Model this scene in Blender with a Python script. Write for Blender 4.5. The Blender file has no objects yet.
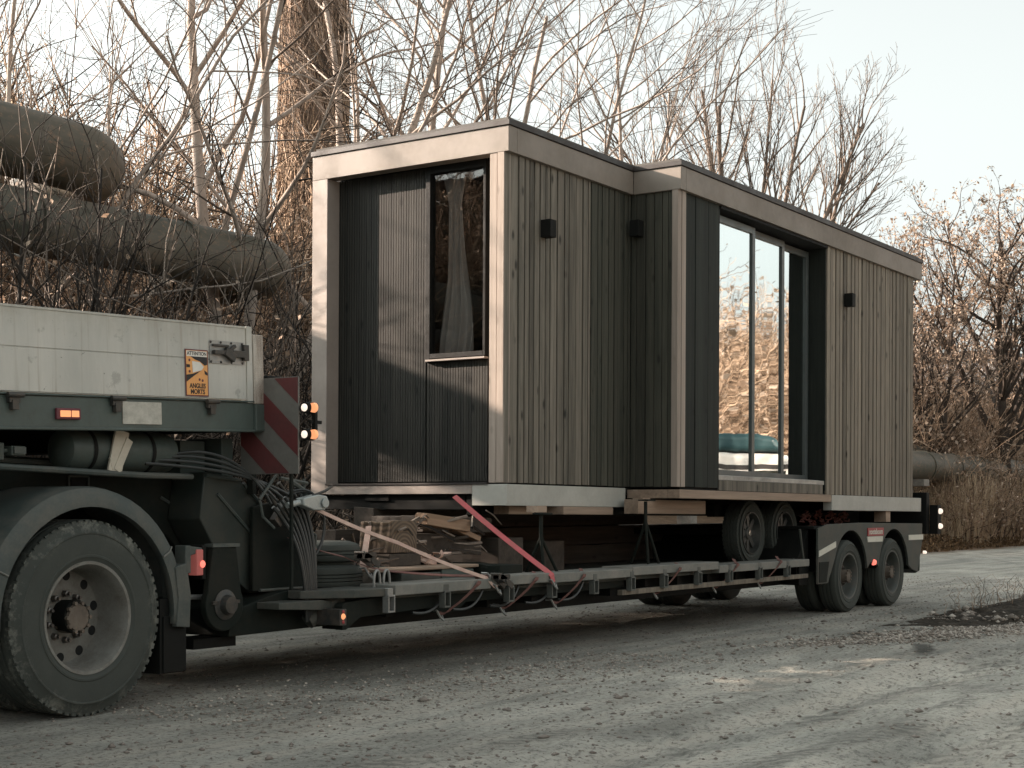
import bpy, math, random
import numpy as np
from mathutils import Vector, Matrix
PI = math.pi
rad = math.radians
SC = bpy.context.scene
COL = SC.collection
rnd = random.Random(7)
RS = np.random.RandomState(11)

# ------------------------------------------------------------ object helpers
def setp(o, label=None, cat=None, group=None, kind=None):
    if label: o['label'] = label
    if cat: o['category'] = cat
    if group: o['group'] = group
    if kind: o['kind'] = kind
    return o

def thing(name, label, cat, loc=(0, 0, 0), rot=(0, 0, 0), group=None, parent=None):
    o = bpy.data.objects.new(name, None)
    o.empty_display_size = .2
    COL.objects.link(o)
    o.location = loc
    o.rotation_euler = rot
    return setp(o, label, cat, group)

def dup(root, loc=None, rot=None, label=None):
    r = root.copy(); COL.objects.link(r)
    if loc is not None: r.location = loc
    if rot is not None: r.rotation_euler = rot
    if label: r['label'] = label
    for ch in list(root.children):
        c = ch.copy(); COL.objects.link(c); c.parent = r
        for g in list(ch.children):
            d = g.copy(); COL.objects.link(d); d.parent = c
    return r

class MB:
    """collects shapes and links them as ONE mesh object"""
    def __init__(s): s.v = []; s.f = []; s.n = 0; s.sm = []
    def add(s, v, f, smooth=False):
        v = np.asarray(v, float).reshape(-1, 3)
        s.v.append(v)
        for q in f: s.f.append([i + s.n for i in q]); s.sm.append(smooth)
        s.n += len(v); return s
    def box(s, x0, x1, y0, y1, z0, z1):
        v = [(x, y, z) for x in (x0, x1) for y in (y0, y1) for z in (z0, z1)]
        return s.add(v, [(0, 1, 3, 2), (4, 6, 7, 5), (0, 4, 5, 1), (2, 3, 7, 6), (0, 2, 6, 4), (1, 5, 7, 3)])
    def obox(s, c, size, rot=(0, 0, 0)):
        from mathutils import Euler
        m = Euler(rot).to_matrix(); a, b, d = [q / 2 for q in size]
        v = [tuple(Vector(c) + m @ Vector((x, y, z))) for x in (-a, a) for y in (-b, b) for z in (-d, d)]
        return s.add(v, [(0, 1, 3, 2), (4, 6, 7, 5), (0, 4, 5, 1), (2, 3, 7, 6), (0, 2, 6, 4), (1, 5, 7, 3)])
    def prism(s, poly, y0, y1, ax='y'):
        """poly in the two other axes, extruded along ax"""
        n = len(poly)
        def P(p, t):
            if ax == 'y': return (p[0], t, p[1])
            if ax == 'x': return (t, p[0], p[1])
            return (p[0], p[1], t)
        v = [P(p, y0) for p in poly] + [P(p, y1) for p in poly]
        f = [tuple(range(n)), tuple(range(2 * n - 1, n - 1, -1))]
        f += [(i, i + n, (i + 1) % n + n, (i + 1) % n) for i in range(n)]
        return s.add(v, f)
    def tube(s, pts, r, n=8, cap=True, smooth=True):
        pts = [Vector(p) for p in pts]; k = len(pts)
        rr = [r] * k if isinstance(r, (int, float)) else list(r)
        V = []; up = None
        for i, p in enumerate(pts):
            t = (pts[min(i + 1, k - 1)] - pts[max(i - 1, 0)])
            t = t.normalized() if t.length > 1e-9 else Vector((0, 0, 1))
            if up is None:
                a = Vector((0, 0, 1)) if abs(t.z) < .9 else Vector((1, 0, 0))
                up = t.cross(a).normalized()
            else:
                up = (up - t * up.dot(t))
                up = up.normalized() if up.length > 1e-9 else t.orthogonal().normalized()
            w = t.cross(up)
            for j in range(n):
                a = 2 * PI * j / n
                V.append(tuple(p + (up * math.cos(a) + w * math.sin(a)) * rr[i]))
        f = []
        for i in range(k - 1):
            for j in range(n):
                j2 = (j + 1) % n
                f.append((i * n + j, i * n + j2, (i + 1) * n + j2, (i + 1) * n + j))
        s.add(V, f, smooth)
        if cap:
            s.add(V[:n], [tuple(range(n))][::-1]); s.add(V[-n:], [tuple(range(n))])
        return s
    def ribbon(s, pts, w, t, side=(0, 1, 0)):
        """flat webbing of width w (along side) and thickness t"""
        pts = [Vector(p) for p in pts]; k = len(pts); sd = Vector(side).normalized(); V = []
        for i, p in enumerate(pts):
            d = (pts[min(i + 1, k - 1)] - pts[max(i - 1, 0)]).normalized()
            s2 = (sd - d * sd.dot(d)).normalized(); nn = d.cross(s2)
            for a, b in ((-1, -1), (1, -1), (1, 1), (-1, 1)):
                V.append(tuple(p + s2 * a * w / 2 + nn * b * t / 2))
        f = [(i * 4 + j, i * 4 + (j + 1) % 4, i * 4 + 4 + (j + 1) % 4, i * 4 + 4 + j) for i in range(k - 1) for j in range(4)]
        f += [(3, 2, 1, 0), tuple((k - 1) * 4 + j for j in range(4))]
        return s.add(V, f)
    def lathe(s, prof, c=(0, 0, 0), n=48, ax='y', smooth=True, closed=False):
        """prof: list of (radius, position along ax)"""
        V = []
        for r, h in prof:
            for j in range(n):
                a = 2 * PI * j / n; x, z = r * math.cos(a), r * math.sin(a)
                V.append((c[0] + x, c[1] + h, c[2] + z) if ax == 'y' else
                         ((c[0] + h, c[1] + x, c[2] + z) if ax == 'x' else (c[0] + x, c[1] + z, c[2] + h)))
        k = len(prof); f = []
        for i in range(k if closed else k - 1):
            i2 = (i + 1) % k
            for j in range(n):
                j2 = (j + 1) % n
                f.append((i * n + j, i2 * n + j, i2 * n + j2, i * n + j2))
        return s.add(V, f, smooth)
    def build(s, name, mat, parent=None, bevel=0, seg=2, auto=35, rot=None, loc=None):
        me = bpy.data.meshes.new(name)
        V = np.concatenate(s.v) if s.v else np.zeros((0, 3))
        me.from_pydata(V.tolist(), [], s.f)
        me.polygons.foreach_set('use_smooth', s.sm)
        me.materials.append(mat)
        import bmesh
        b = bmesh.new(); b.from_mesh(me); bmesh.ops.recalc_face_normals(b, faces=b.faces); b.to_mesh(me); b.free()
        o = bpy.data.objects.new(name, me); COL.objects.link(o)
        if parent is not None: o.parent = parent
        if rot: o.rotation_euler = rot
        if loc: o.location = loc
        if any(s.sm):
            me.set_sharp_from_angle(angle=rad(auto))
        if bevel:
            m = o.modifiers.new('bevel', 'BEVEL'); m.width = bevel; m.segments = seg; m.limit_method = 'ANGLE'; m.angle_limit = rad(40)
            m.harden_normals = False
        return o

def mesh_np(name, V, Q, mat, parent=None, smooth=False, tri=False):
    """big meshes straight from numpy arrays; Q is (n,4) or (n,3)"""
    me = bpy.data.meshes.new(name)
    k = Q.shape[1]
    me.vertices.add(len(V)); me.vertices.foreach_set('co', np.asarray(V, np.float32).ravel())
    me.loops.add(Q.size); me.loops.foreach_set('vertex_index', np.asarray(Q, np.int32).ravel())
    me.polygons.add(len(Q))
    me.polygons.foreach_set('loop_start', np.arange(0, Q.size, k, dtype=np.int32))
    if smooth: me.polygons.foreach_set('use_smooth', np.ones(len(Q), bool))
    me.update(calc_edges=True); me.validate()
    me.materials.append(mat)
    o = bpy.data.objects.new(name, me); COL.objects.link(o)
    if parent is not None: o.parent = parent
    return o

def tubes_np(P, R, n=3):
    """P (m,k,3) curves, R (m,k) radii -> V,Q"""
    m, k, _ = P.shape
    T = np.empty_like(P); T[:, 1:-1] = P[:, 2:] - P[:, :-2]; T[:, 0] = P[:, 1] - P[:, 0]; T[:, -1] = P[:, -1] - P[:, -2]
    T /= np.linalg.norm(T, axis=2, keepdims=True) + 1e-9
    A = np.where(np.abs(T[..., 2:3]) < .9, np.array([0, 0, 1.]), np.array([1., 0, 0]))
    U = np.cross(T, A); U /= np.linalg.norm(U, axis=2, keepdims=True) + 1e-9
    W = np.cross(T, U)
    a = 2 * PI * np.arange(n) / n
    V = P[:, :, None, :] + R[:, :, None, None] * (U[:, :, None, :] * np.cos(a)[None, None, :, None] + W[:, :, None, :] * np.sin(a)[None, None, :, None])
    i = np.arange(m)[:, None, None] * (k * n); j = np.arange(k - 1)[None, :, None] * n; q = np.arange(n)[None, None, :]
    q2 = (q + 1) % n
    Q = np.stack([i + j + q, i + j + q2, i + j + n + q2, i + j + n + q], -1).reshape(-1, 4)
    return V.reshape(-1, 3), Q

def join_np(parts):
    Vs, Qs, n = [], [], 0
    for V, Q in parts:
        Vs.append(V); Qs.append(Q + n); n += len(V)
    return np.concatenate(Vs), np.concatenate(Qs)

# ------------------------------------------------------------ noise for shapes
_L = np.random.RandomState(3).rand(256, 256)
def vnoise(x, y):
    x = np.asarray(x, float); y = np.asarray(y, float)
    xi = np.floor(x).astype(int); yi = np.floor(y).astype(int); fx = x - xi; fy = y - yi
    fx = fx * fx * (3 - 2 * fx); fy = fy * fy * (3 - 2 * fy)
    g = lambda a, b: _L[a % 256, b % 256]
    return (g(xi, yi) * (1 - fx) + g(xi + 1, yi) * fx) * (1 - fy) + (g(xi, yi + 1) * (1 - fx) + g(xi + 1, yi + 1) * fx) * fy
def fbm(x, y, o=4):
    s = 0; a = 1; t = 0
    for i in range(o):
        s = s + a * (vnoise(x * 2 ** i + 17 * i, y * 2 ** i + 5 * i) - .5); t += a; a *= .5
    return s / t
def sstep(a, b, x):
    t = np.clip((x - a) / (b - a), 0, 1); return t * t * (3 - 2 * t)

# ------------------------------------------------------------ materials
class NT:
    def __init__(s, name):
        s.m = bpy.data.materials.new(name); s.m.use_nodes = True
        s.t = s.m.node_tree; s.t.nodes.clear()
        s.out = s.N('ShaderNodeOutputMaterial'); s.tc = s.N('ShaderNodeTexCoord')
        s.geo = None
    def N(s, t, **k):
        n = s.t.nodes.new(t)
        for a, b in k.items(): setattr(n, a, b)
        return n
    def L(s, a, b): s.t.links.new(a, b)
    def coord(s, scale=(1, 1, 1), world=False, rot=(0, 0, 0)):
        mp = s.N('ShaderNodeMapping'); mp.inputs['Scale'].default_value = scale; mp.inputs['Rotation'].default_value = rot
        if world:
            if s.geo is None: s.geo = s.N('ShaderNodeNewGeometry')
            s.L(s.geo.outputs['Position'], mp.inputs['Vector'])
        else: s.L(s.tc.outputs['Object'], mp.inputs['Vector'])
        return mp.outputs[0]
    def noise(s, vec, scale, detail=4, rough=.55, dist=0):
        n = s.N('ShaderNodeTexNoise'); n.inputs['Scale'].default_value = scale; n.inputs['Detail'].default_value = detail
        n.inputs['Roughness'].default_value = rough; n.inputs['Distortion'].default_value = dist
        s.L(vec, n.inputs['Vector']); return n.outputs['Fac']
    def ramp(s, fac, stops, interp='LINEAR'):
        r = s.N('ShaderNodeValToRGB'); cr = r.color_ramp; cr.interpolation = interp
        while len(cr.elements) < len(stops): cr.elements.new(.5)
        for e, (p, c) in zip(cr.elements, stops):
            e.position = p; e.color = (c, c, c, 1) if isinstance(c, (int, float)) else (*c, 1)
        s.L(fac, r.inputs[0]); return r.outputs[0]
    def mix(s, fac, a, b, mode='MIX'):
        n = s.N('ShaderNodeMix', data_type='RGBA', blend_type=mode)
        for sock, v in ((n.inputs[0], fac), (n.inputs[6], a), (n.inputs[7], b)):
            if hasattr(v, 'is_linked') or hasattr(v, 'node'): s.L(v, sock)
            elif isinstance(v, (int, float)): sock.default_value = v
            else: sock.default_value = (*v, 1)
        return n.outputs[2]
    def math(s, op, a, b=0):
        n = s.N('ShaderNodeMath', operation=op)
        for sock, v in ((n.inputs[0], a), (n.inputs[1], b)):
            if isinstance(v, (int, float)): sock.default_value = v
            else: s.L(v, sock)
        return n.outputs[0]
    def bump(s, h, strength=.3, dist=.01, normal=None):
        b = s.N('ShaderNodeBump'); b.inputs['Strength'].default_value = strength; b.inputs['Distance'].default_value = dist
        s.L(h, b.inputs['Height'])
        if normal is not None: s.L(normal, b.inputs['Normal'])
        return b.outputs[0]
    def bsdf(s, col, rough=.6, metal=0., normal=None, spec=.5, emis=None, estr=0, coat=0):
        p = s.N('ShaderNodeBsdfPrincipled')
        def put(nm, v):
            k = p.inputs[nm]
            if isinstance(v, (int, float)): k.default_value = v
            elif isinstance(v, tuple): k.default_value = (*v, 1)
            else: s.L(v, k)
        put('Base Color', col); put('Roughness', rough); put('Metallic', metal); put('Specular IOR Level', spec)
        if coat: put('Coat Weight', coat)
        if normal is not None: s.L(normal, p.inputs['Normal'])
        if emis: put('Emission Color', emis); put('Emission Strength', estr)
        s.L(p.outputs[0], s.out.inputs[0]); s.p = p
        return s.m

def painted(name, col, dirt=(.16, .14, .12), amount=.35, rough=.5, metal=0., scale=3., streak=False, spec=.4, bumpy=.15):
    """paint or metal with grime patches and fine scratches"""
    n = NT(name); v = n.coord()
    vs = n.coord((1, 1, .15)) if streak else v
    big = n.noise(vs, scale, 6, .65); fine = n.noise(v, scale * 14, 4, .6)
    f = n.ramp(n.math('ADD', n.math('MULTIPLY', big, .75), n.math('MULTIPLY', fine, .25)), [(.42, 0.), (.66, 1.)])
    lo = tuple(c * .8 for c in col); hi = tuple(min(1, c * 1.15) for c in col)
    base = n.mix(n.noise(v, scale * 2.3, 3), lo, hi)
    c = n.mix(n.math('MULTIPLY', f, amount), base, dirt)
    r = n.ramp(f, [(0, rough), (1, min(1, rough + .25))])
    return n.bsdf(c, r, metal, n.bump(fine, bumpy, .004), spec)

def wood(name, c1, c2, ax=2, rough=.75, knots=.5, scale=1., var=.28):
    """stretched grain along axis ax, with knots and board to board change"""
    n = NT(name)
    sc = [22 * scale] * 3; sc[ax] = 1.3 * scale
    g = n.noise(n.coord(tuple(sc)), 1.6, 6, .65, .35)
    sc2 = [9.7 * scale] * 3; sc2[ax] = .05
    b = n.noise(n.coord(tuple(sc2)), 1.1, 1, .5)
    sc3 = [7 * scale] * 3; sc3[ax] = 3.2
    vo = n.N('ShaderNodeTexVoronoi'); vo.inputs['Scale'].default_value = 1.0; n.L(n.coord(tuple(sc3)), vo.inputs['Vector'])
    k = n.ramp(vo.outputs['Distance'], [(.06, 1.), (.17, 0.)])
    fac = n.math('ADD', n.math('MULTIPLY', g, .6), n.math('MULTIPLY', b, .5))
    c = n.mix(n.ramp(fac, [(.3, 0.), (.75, 1.)]), c1, c2)
    c = n.mix(n.math('MULTIPLY', k, knots), c, tuple(q * .25 for q in c1))
    gi = n.N('ShaderNodeNewGeometry')      # every board has its own tone
    c = n.mix(1.0, c, n.ramp(gi.outputs['Random Per Island'], [(0, 1 - var), (.5, 1.), (1, 1 + var * .5)]), 'MULTIPLY')
    sp = n.N('ShaderNodeSeparateXYZ'); n.L(n.tc.outputs['Object'], sp.inputs[0])
    return n.bsdf(c, rough, 0, n.bump(g, .35, .004), .3)

def plain(name, col, rough=.6, metal=0., spec=.4, emis=None, estr=0):
    n = NT(name); v = n.coord()
    c = n.mix(n.noise(v, 30, 3), tuple(q * .85 for q in col), tuple(min(1, q * 1.12) for q in col))
    return n.bsdf(c, rough, metal, n.bump(n.noise(v, 60, 3), .08, .003), spec, emis, estr)

M = {}
M['fascia'] = painted('fascia_sheet', (.225, .195, .165), (.14, .12, .10), .35, .55, 0, 1.6, bumpy=.05)
M['frame'] = painted('frame_board', (.31, .27, .24), (.18, .155, .135), .3, .6, 0, 2.0, bumpy=.08)
M['band'] = painted('sill_band_sheet', (.40, .40, .365), (.24, .22, .19), .35, .5, 0, 2.4, bumpy=.06)
M['cap'] = painted('roof_trim_metal', (.03, .026, .024), (.06, .05, .045), .3, .45)
M['roof'] = painted('roof_felt', (.09, .085, .08), (.16, .15, .13), .5, .8)
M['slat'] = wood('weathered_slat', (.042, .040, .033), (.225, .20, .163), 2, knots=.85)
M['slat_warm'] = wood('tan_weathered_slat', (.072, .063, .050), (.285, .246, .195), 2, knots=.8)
M['slat_dark'] = wood('dark_shaded_slat', (.018, .021, .0165), (.085, .082, .064), 2)  # dark wood tone with some inner-corner shade put into the colour
M['dark_board'] = wood('dark_stained_board', (.004, .0058, .0048), (.022, .027, .022), 2, knots=.6)
M['rib'] = wood('ribbed_board', (.0032, .0045, .0038), (.040, .038, .032), 2, knots=.9, var=.2)
M['pale_post'] = wood('pale_corner_post', (.22, .18, .15), (.37, .315, .27), 2, var=.1)
M['beam'] = wood('pale_timber_beam', (.17, .125, .092), (.38, .285, .215), 0, var=.2)
M['backing'] = plain('black_backing', (.008, .009, .009), .9)
M['frame_metal'] = painted('door_frame_metal', (.085, .10, .098), (.12, .11, .1), .2, .35, 0, 4)
M['black'] = painted('black_steel', (.005, .006, .0055), (.022, .02, .017), .45, .65, 0, 3, spec=.2)
M['steel'] = painted('green_grey_steel', (.008, .0125, .0105), (.036, .033, .027), .6, .62, 0, 3, spec=.14)
M['web'] = painted('neck_side_steel', (.022, .031, .027), (.07, .065, .052), .6, .55, 0, 5)
M['worn'] = painted('worn_deck_edge', (.15, .155, .14), (.27, .25, .22), .7, .6, 0, 5)
M['trail'] = painted('worn_trailer_steel', (.04, .049, .043), (.14, .12, .10), .6, .6, 0, 4)
M['rail'] = painted('bed_rail_paint', (.07, .095, .086), (.06, .055, .048), .5, .45, 0, 3)
M['fender'] = painted('fender_plastic', (.05, .064, .06), (.15, .14, .12), .6, .55, 0, 4)
M['galv'] = painted('galvanised_metal', (.33, .34, .33), (.15, .13, .11), .5, .4, .6, 6)
M['bolt'] = painted('dark_hardware', (.05, .052, .05), (.18, .14, .11), .5, .45, .5, 12)
M['chrome'] = plain('bright_nut', (.55, .55, .52), .25, .9)
M['red'] = plain('faded_red', (.30, .045, .05), .5)
M['cream'] = plain('off_white_reflector', (.55, .55, .48), .45)
M['wred'] = painted('warning_red', (.13, .035, .035), (.06, .04, .038), .5, .5)
M['wwhite'] = painted('warning_white', (.17, .165, .15), (.08, .07, .065), .5, .5)
M['orange'] = plain('sticker_orange', (.75, .36, .12), .5)
M['maroon'] = plain('sticker_border', (.12, .03, .04), .5)
M['white'] = plain('sticker_white', (.7, .68, .62), .5)
M['ink'] = plain('black_ink', (.012, .012, .014), .5)
M['strap'] = painted('pink_red_webbing', (.50, .11, .12), (.3, .15, .13), .5, .75, 0, 9)
M['strap_dirty'] = painted('dirty_red_webbing', (.17, .075, .065), (.12, .09, .075), .6, .8, 0, 9)
M['amber_lit'] = plain('lit_amber_lens', (.8, .25, .08), .3, emis=(1, .42, .2), estr=.25)
M['red_lit'] = plain('lit_red_lens', (.6, .06, .05), .3, emis=(1, .22, .16), estr=.4)
M['white_glint'] = plain('glinting_white_lens', (.9, .8, .7), .3, emis=(1, .82, .68), estr=.28)  # weak glow stands in for sun glints on the white lenses
M['stone'] = painted('stone', (.26, .23, .2), (.12, .1, .09), .6, .9, 0, 6)
M['hose'] = plain('rubber_hose', (.02, .023, .022), .45, spec=.6)
M['tarp'] = plain('pale_tape', (.5, .46, .38), .6)

def tyre_mat(name, dust, thr):
    n = NT(name); v = n.coord()
    # dust sits mostly on the shoulder: radius from the hub in the wheel's own space
    sep = n.N('ShaderNodeSeparateXYZ'); n.L(n.tc.outputs['Object'], sep.inputs[0])
    r = n.math('SQRT', n.math('ADD', n.math('MULTIPLY', sep.outputs[0], sep.outputs[0]), n.math('MULTIPLY', sep.outputs[2], sep.outputs[2])))
    nz = n.noise(v, 7, 8, .7, .4); fn = n.noise(v, 45, 5, .7)
    f = n.ramp(n.math('ADD', n.math('MULTIPLY', nz, .7), n.math('MULTIPLY', fn, .3)), [(thr, 0.), (thr + .13, 1.)])
    sh = n.ramp(r, [(thr * .84, .06), (thr * 1.0, 1.)])
    c = n.mix(n.math('MULTIPLY', n.math('MULTIPLY', f, sh), .75), (.036, .042, .038), dust)
    c = n.mix(n.math('MULTIPLY', n.noise(v, 3, 7, .75), .6), c, (.085, .092, .08))
    return n.bsdf(c, .78, 0, n.bump(fn, .25, .004), .3)
M['tyre'] = tyre_mat('dusty_tyre', (.27, .27, .235), .5)
M['tyre_small'] = tyre_mat('rubber_tyre', (.13, .13, .11), .56)

# crown and twig materials
def bark(name, a, b, dark_tone=None):
    n = NT(name); v = n.coord()
    c = n.mix(n.ramp(n.noise(n.coord((1, 1, .4)), 5, 6, .7), [(.3, 0.), (.7, 1.)]), a, b)
    if dark_tone:
        g_ = n.N('ShaderNodeNewGeometry')
        c = n.mix(n.ramp(g_.outputs['Random Per Island'], [(.2, 0.), (.75, 1.)]), dark_tone, c)  # random twigs take the darker brown tone
    return n.bsdf(c, .85, 0, n.bump(n.noise(v, 25, 4), .4, .01), .2)
M['bark'] = bark('pale_grey_bark', (.22, .18, .15), (.52, .44, .38))
M['bark_dark'] = bark('dark_bark', (.035, .028, .024), (.09, .072, .06))
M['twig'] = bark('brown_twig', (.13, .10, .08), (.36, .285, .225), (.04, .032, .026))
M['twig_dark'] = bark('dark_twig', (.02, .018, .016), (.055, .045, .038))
M['straw'] = bark('straw_twig', (.30, .20, .135), (.62, .46, .33), (.055, .036, .024))
M['reed'] = bark('dry_reed', (.38, .28, .18), (.74, .58, .42))
M['twigwood'] = bark('grey_brown_bark', (.10, .08, .065), (.28, .225, .185))  # mid grey-brown bark, darker than the pale one
M['bramble'] = bark('bramble_twig', (.12, .095, .08), (.34, .28, .23), (.018, .015, .013))
def leafmat(name, cols):
    n = NT(name)
    g = n.N('ShaderNodeNewGeometry')
    c = n.ramp(g.outputs['Random Per Island'], [(i / max(1, len(cols) - 1), q) for i, q in enumerate(cols)])
    d = n.N('ShaderNodeBsdfPrincipled'); n.L(c, d.inputs['Base Color']); d.inputs['Roughness'].default_value = .8; d.inputs['Specular IOR Level'].default_value = .15
    t = n.N('ShaderNodeBsdfTranslucent'); n.L(c, t.inputs[0])
    m = n.N('ShaderNodeMixShader'); m.inputs[0].default_value = .6
    n.L(d.outputs[0], m.inputs[1]); n.L(t.outputs[0], m.inputs[2]); n.L(m.outputs[0], n.out.inputs[0])
    return n.m
M['leaf'] = leafmat('dry_leaf', [(.12, .085, .06), (.32, .225, .16), (.48, .36, .27), (.66, .54, .44), (.22, .16, .115)])
M['leaf_dark'] = leafmat('dull_leaf', [(.045, .032, .02), (.14, .09, .05), (.22, .15, .09)])

def glass(name, refl, tint, see):
    n = NT(name); v = n.coord()
    b = n.bump(n.noise(n.coord((1, 1, .7)), 1.6, 2, .4), .006, .3)
    g = n.N('ShaderNodeBsdfGlossy'); g.inputs['Color'].default_value = (*tint, 1); g.inputs['Roughness'].default_value = .015; n.L(b, g.inputs['Normal'])
    t = n.N('ShaderNodeBsdfTransparent'); t.inputs['Color'].default_value = (*see, 1)
    m = n.N('ShaderNodeMixShader'); m.inputs[0].default_value = refl
    n.L(t.outputs[0], m.inputs[1]); n.L(g.outputs[0], m.inputs[2]); n.L(m.outputs[0], n.out.inputs[0])
    return n.m
M['door_glass'] = glass('coated_door_glass', .78, (.9, .93, .92), (.5, .56, .54))
M['win_glass'] = glass('window_glass', .06, (.95, .95, .94), (.86, .86, .85))
M['rimgrey'] = painted('worn_rim_paint', (.20, .20, .182), (.08, .065, .05), .6, .5, .1, 7)
M['rimdark'] = painted('dull_rim_paint', (.085, .095, .088), (.12, .105, .09), .6, .5, .2, 8)
M['hubrust'] = painted('greasy_hub', (.15, .125, .10), (.07, .05, .04), .6, .6, .1, 14)
M['nut'] = painted('worn_nut', (.16, .15, .14), (.06, .045, .04), .5, .35, .7, 30)
M['galvdull'] = painted('dull_bracket', (.12, .13, .12), (.07, .06, .05), .5, .5, .3, 6)
M['rail2'] = painted('tank_paint', (.055, .075, .068), (.06, .055, .045), .5, .45, 0, 5)
M['rimblack'] = painted('satin_dark_rim', (.055, .06, .058), (.14, .13, .11), .4, .35, .4, 8)
# ------------------------------------------------------------ camera, light, sky
CAM = Vector((-9.871, -6.724, 1.115))
cd = bpy.data.cameras.new('camera'); cam = bpy.data.objects.new('camera', cd); COL.objects.link(cam); SC.camera = cam
cd.sensor_width = 36; cd.lens = 53.93; cd.shift_y = .121; cd.clip_end = 2000; cd.clip_start = .05
cam.location = CAM
fwd = Vector((.8283, .5603, 0)).normalized()
cam.rotation_euler = fwd.to_track_quat('-Z', 'Y').to_euler()

SUN = Vector((.35, -1.0, -.375)).normalized()       # direction the light travels
ld = bpy.data.lights.new('sun', 'SUN'); ld.energy = 5.0; ld.angle = rad(.6); ld.color = (1, .80, .66)
sun = bpy.data.objects.new('sun', ld); COL.objects.link(sun); sun.rotation_euler = SUN.to_track_quat('-Z', 'Y').to_euler()
sun.location = (0, 0, 30)
w = bpy.data.worlds.new('World'); SC.world = w; w.use_nodes = True
nt = w.node_tree; nt.nodes.clear()
sky = nt.nodes.new('ShaderNodeTexSky'); sky.sky_type = 'NISHITA'; sky.sun_disc = False
sky.sun_elevation = math.asin(-SUN.z); sky.sun_rotation = math.atan2(-SUN.x, -SUN.y)
sky.air_density = 1.0; sky.dust_density = 4.0; sky.ozone_density = .6; sky.altitude = 100
hs = nt.nodes.new('ShaderNodeHueSaturation'); hs.inputs['Saturation'].default_value = .10; hs.inputs['Value'].default_value = 1.0
tint = nt.nodes.new('ShaderNodeMix'); tint.data_type = 'RGBA'; tint.blend_type = 'MULTIPLY'; tint.inputs[0].default_value = 1
tint.inputs[7].default_value = (.955, 1.0, .965, 1)
bg = nt.nodes.new('ShaderNodeBackground'); bg.inputs[1].default_value = .108
wo = nt.nodes.new('ShaderNodeOutputWorld')
nt.links.new(sky.outputs[0], hs.inputs['Color']); nt.links.new(hs.outputs[0], tint.inputs[6])
nt.links.new(tint.outputs[2], bg.inputs[0]); nt.links.new(bg.outputs[0], wo.inputs[0])
SC.view_settings.view_transform = 'Standard'; SC.view_settings.look = 'None'; SC.view_settings.exposure = 1.7; SC.view_settings.gamma = 1
SC.render.engine = 'CYCLES'
SC.cycles.use_denoising = True
SC.cycles.max_bounces = 6; SC.cycles.transparent_max_bounces = 12; SC.cycles.caustics_reflective = False; SC.cycles.caustics_refractive = False

# ------------------------------------------------------------ ground: one sheet
def hgt(x, y):
    x = np.asarray(x, float); y = np.asarray(y, float)
    wob = 1.2 * fbm(x * .12, y * .12, 3)
    up = sstep(6, 12, y + wob) * .55 + sstep(7.0, 9.6, y + wob * .5) * 1.35 * sstep(8.5, 6.0, x) + sstep(12, 34, y + wob) * 3.6  # left verge bank raised to block low sun under the trailer
    dn = sstep(12.5, 24, -y + wob) * 3.0
    near = np.exp(-((x - 2) / 16) ** 2 - ((y + 4) / 9) ** 2)
    # shallow wheel ruts swinging from the lower left to the upper right
    s = (y + 3.35) - .01 * (x + 1) ** 2 + .06 * np.sin(x * .9)
    rut = -(np.exp(-((s) / .22) ** 2) + np.exp(-((s + 1.15) / .25) ** 2) + .6 * np.exp(-((s + 1.9) / .2) ** 2)) * .034 * near * (1 + .5 * np.sin(x * 22))
    ridge = (np.exp(-((s - .38) / .14) ** 2) + np.exp(-((s + .72) / .14) ** 2)) * .022 * near
    small = fbm(x * 2.2, y * 2.2, 4) * .030 * near + fbm(x * 9, y * 9, 3) * .022 * near + np.maximum(fbm(x * 16 + 3, y * 16, 2) - .22, 0) * .09 * near
    flat = 1 - np.exp(-((y + .3) / .8) ** 2) * .75
    return up + dn + (rut + ridge + small) * flat + fbm(x * .5, y * .5, 4) * .5 * (sstep(6.5, 11, y) + sstep(13, 17, -y))
def axis(lo, a, b, hi, step, grow=1.28):
    m = list(np.arange(a, b, step)); L = []; s = step; p = a
    while p > lo: s *= grow; p -= s; L.append(p)
    R = []; s = step; p = m[-1]
    while p < hi: s *= grow; p += s; R.append(p)
    return np.array(L[::-1] + m + R)
gx = axis(-420, -8, 12, 600, .045, 1.06); gy = axis(-420, -6.8, 1.5, 500, .045, 1.06)
GX, GY = np.meshgrid(gx, gy, indexing='ij')
GZ = hgt(GX, GY)
V = np.stack([GX, GY, GZ], -1).reshape(-1, 3)
nx, ny = len(gx), len(gy)
I = (np.arange(nx - 1)[:, None] * ny + np.arange(ny - 1)[None, :])
Q = np.stack([I, I + ny, I + ny + 1, I + 1], -1).reshape(-1, 4)
n = NT('gravel_and_litter'); v1 = n.coord(world=True)
vr = n.coord((.55, 1.3, 1), world=True, rot=(0, 0, rad(-9)))
big = n.noise(v1, .45, 5, .6, .3); mid = n.noise(vr, 1.3, 6, .65, .2); fine = n.noise(v1, 28, 6, .75); grit = n.noise(v1, 90, 3, .7)
streaks = n.noise(n.coord((.2, 4.2, 1), world=True, rot=(0, 0, rad(3))), 1.0, 5, .6)
c = n.mix(n.ramp(mid, [(.36, 0.), (.64, 1.)]), (.265, .26, .23), (.57, .55, .485))
c = n.mix(n.math('MULTIPLY', n.ramp(big, [(.45, 0.), (.62, 1.)]), .55), c, (.245, .25, .225))
c = n.mix(n.math('MULTIPLY', n.ramp(streaks, [(.48, 0.), (.60, 1.)]), .6), c, (.50, .46, .395))
c = n.mix(n.math('MULTIPLY', n.ramp(streaks, [(.34, 1.), (.46, 0.)]), .55), c, (.23, .225, .195))
c = n.mix(n.math('MULTIPLY', n.ramp(fine, [(.5, 0.), (.62, 1.)]), .7), c, (.09, .09, .08))
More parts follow.
